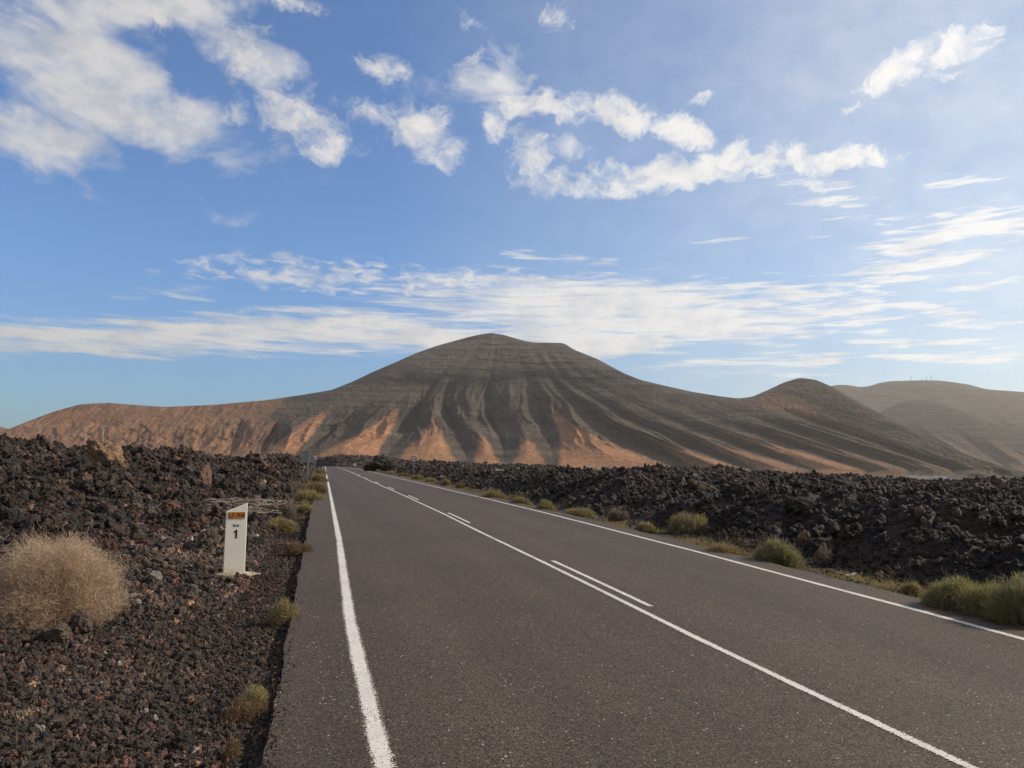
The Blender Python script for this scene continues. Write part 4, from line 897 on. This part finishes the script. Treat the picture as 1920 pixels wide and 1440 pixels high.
# ------------------------------------------------------------------ utility poles, masts, far buildings
def far_pt(px, py, dist):
    d = ray(px, py); d = d/np.hypot(d[0], d[1])*dist; return d[0], d[1], EYE+d[2]
M_POLE = plain('pole_pale', (0.40, 0.37, 0.33), .7, .1)
for px, top, bot, lab, arm in ((195, 797, 832, 'tall pale utility pole with a crossarm behind the left lava', 1), (162, 801, 832, 'plain pale utility pole left of the one with a crossarm', 0), (100, 823, 836, 'short distant utility pole nearest the left edge', 0), (306, 822, 836, 'faint distant utility pole right of the tall ones', 0)):
    dist = 420 if bot < 835 and top < 810 else 700
    x, y, zt = far_pt(px, top, dist); zb = float(ground_z(np.array([x]), np.array([y]))[0])-.3
    s = thing('utility_pole', (x, y, zb), -.2, lab, 'utility pole', 'utility poles beyond the left lava')
    m_ = MB(); m_.tube([(0, 0, 0), (0, 0, zt-zb)], [.15, .10], 10); m_.build('pole', M_POLE, s, smooth=True)
    m_ = MB(); m_.box((-1.5 if arm else -.6, -.1, zt-zb-.9), (1.5 if arm else .6, .1, zt-zb-.65)); m_.build('crossarm', M_POLE, s)
    for xx in ((-1.35, 0, 1.35) if arm else (-.45, .45)):
        m_ = MB(); m_.tube([(xx, 0, zt-zb-.65), (xx, 0, zt-zb-.25)], [.09, .06], 8); m_.build('insulator', M_SIGNW, s)
for px, top, lab in ((1708, 703, 'thin mast left of the others on the far ridge'), (1737, 704, 'middle mast on the far ridge'), (1746, 702, 'tallest mast at the right of the far ridge'), (1728, 708, 'short mast between the taller ones on the far ridge')):
    x, y, zt = far_pt(px, top, 3950); x2, y2, zb = far_pt(px, 716, 3950)
    s = thing('radio_mast', (x, y, zb), 0, lab, 'radio mast', 'radio masts on the far ridge')
    Ht = zt-zb; m_ = MB()
    for a_ in range(3): m_.tube([(1.6*math.cos(a_*2.094), 1.6*math.sin(a_*2.094), 0), (.4*math.cos(a_*2.094), .4*math.sin(a_*2.094), Ht)], .28, 5)
    for q in range(1, 9): zz = Ht*q/9; rr_ = 1.6-1.2*q/9; m_.tube([(rr_, 0, zz), (rr_*-.5, rr_*.866, zz+1.5)], .16, 4); m_.tube([(rr_*-.5, rr_*.866, zz), (rr_*-.5, -rr_*.866, zz+1.5)], .16, 4)
    m_.build('lattice', M_GALV, s); m_ = MB(); m_.tube([(0, -1.2, Ht*.8), (0, -.6, Ht*.8)], [1.3, .4], 10); m_.build('dish', M_SIGNW, s)
M_WALL = plain('limewash', (0.78, 0.77, 0.74), .8, .04); M_DARKW = plain('window_dark', (0.05, 0.05, 0.06), .3, .1); M_ROOF = plain('flat_roof', (0.6, 0.57, 0.52), .9, .08)
def house(px, py, dist, w_, d_, h_, label, group=None, rz=0.2):
    x, y, z = far_pt(px, py, dist); z = min(z, 5.0)
    s = thing('white_building', (x, y, z-2), rz, label, 'building', group)
    m_ = MB(); m_.box((-w_/2, -d_/2, 0), (w_/2, d_/2, h_+2)); m_.build('wall', M_WALL, s)
    m_ = MB(); m_.box((-w_/2-.2, -d_/2-.2, h_+2.003), (w_/2+.2, d_/2+.2, h_+2.3)); m_.build('roof', M_ROOF, s)
    nwin = max(1, int(w_/6))
    for i in range(nwin):
        xx = -w_/2+(i+.5)*w_/nwin; m_ = MB(); m_.box((xx-.6, -d_/2-.04, 3.1), (xx+.6, -d_/2-.003, 4.3)); m_.build('window', M_DARKW, s)
house(657.5, 858, 1150, 3.4, 4, 3.8, 'tiny white house on the plain seen above the road end')
for i, (px, w_, h_) in enumerate(((1709, 14, 3.2), (1722, 9, 2.4), (1733, 12, 2.2), (1745, 8, 2.6), (1757, 16, 2.4), (1768, 9, 3.0))):
    house(px, 892.6+.02*(px-1709), 1050, w_*.55, 8, h_*.5-1.0, ['leftmost and tallest of the white buildings beyond the right lava', 'small white building second from the left of the far row', 'low white building third from the left of the far row', 'small white building third from the right of the far row', 'widest white building near the right of the far row', 'rightmost white building of the far row'][i], 'white buildings beyond the right lava', .1)
for i, (px, py, dd) in enumerate(((1210, 871, 1350), (1008, 872.5, 1400), (1104, 874, 1300), (690, 859.5, 1300))):
    house(px, py, dd, 5, 4, 2.2, ['white hut at the foot of the large red fan', 'white hut below the middle of the volcano', 'white hut left of the large red fan on the plain', 'white hut above the dark lava mound'][i])

# ------------------------------------------------------------------ haze
HZ = (-4300, -30, -24, 4300, 6200, 720)
me = bpy.data.meshes.new('haze'); mb = MB(); mb.box((-5200, -60, -40), (5200, 5600, 640)); me.from_pydata(mb.v, [], mb.f); me.update()
hm = bpy.data.materials.new('haze'); hm.use_nodes = True; hm.node_tree.nodes.clear()
o_ = hm.node_tree.nodes.new('ShaderNodeOutputMaterial'); pv = hm.node_tree.nodes.new('ShaderNodeVolumePrincipled')
pv.inputs['Density'].default_value = 0.70e-4; pv.inputs['Color'].default_value = (0.98, 0.92, 0.85, 1); pv.inputs['Anisotropy'].default_value = 0.5
hm.node_tree.links.new(pv.outputs[0], o_.inputs['Volume'])
link('haze', me, hm, kind='stuff', label='thin pale haze in the air')
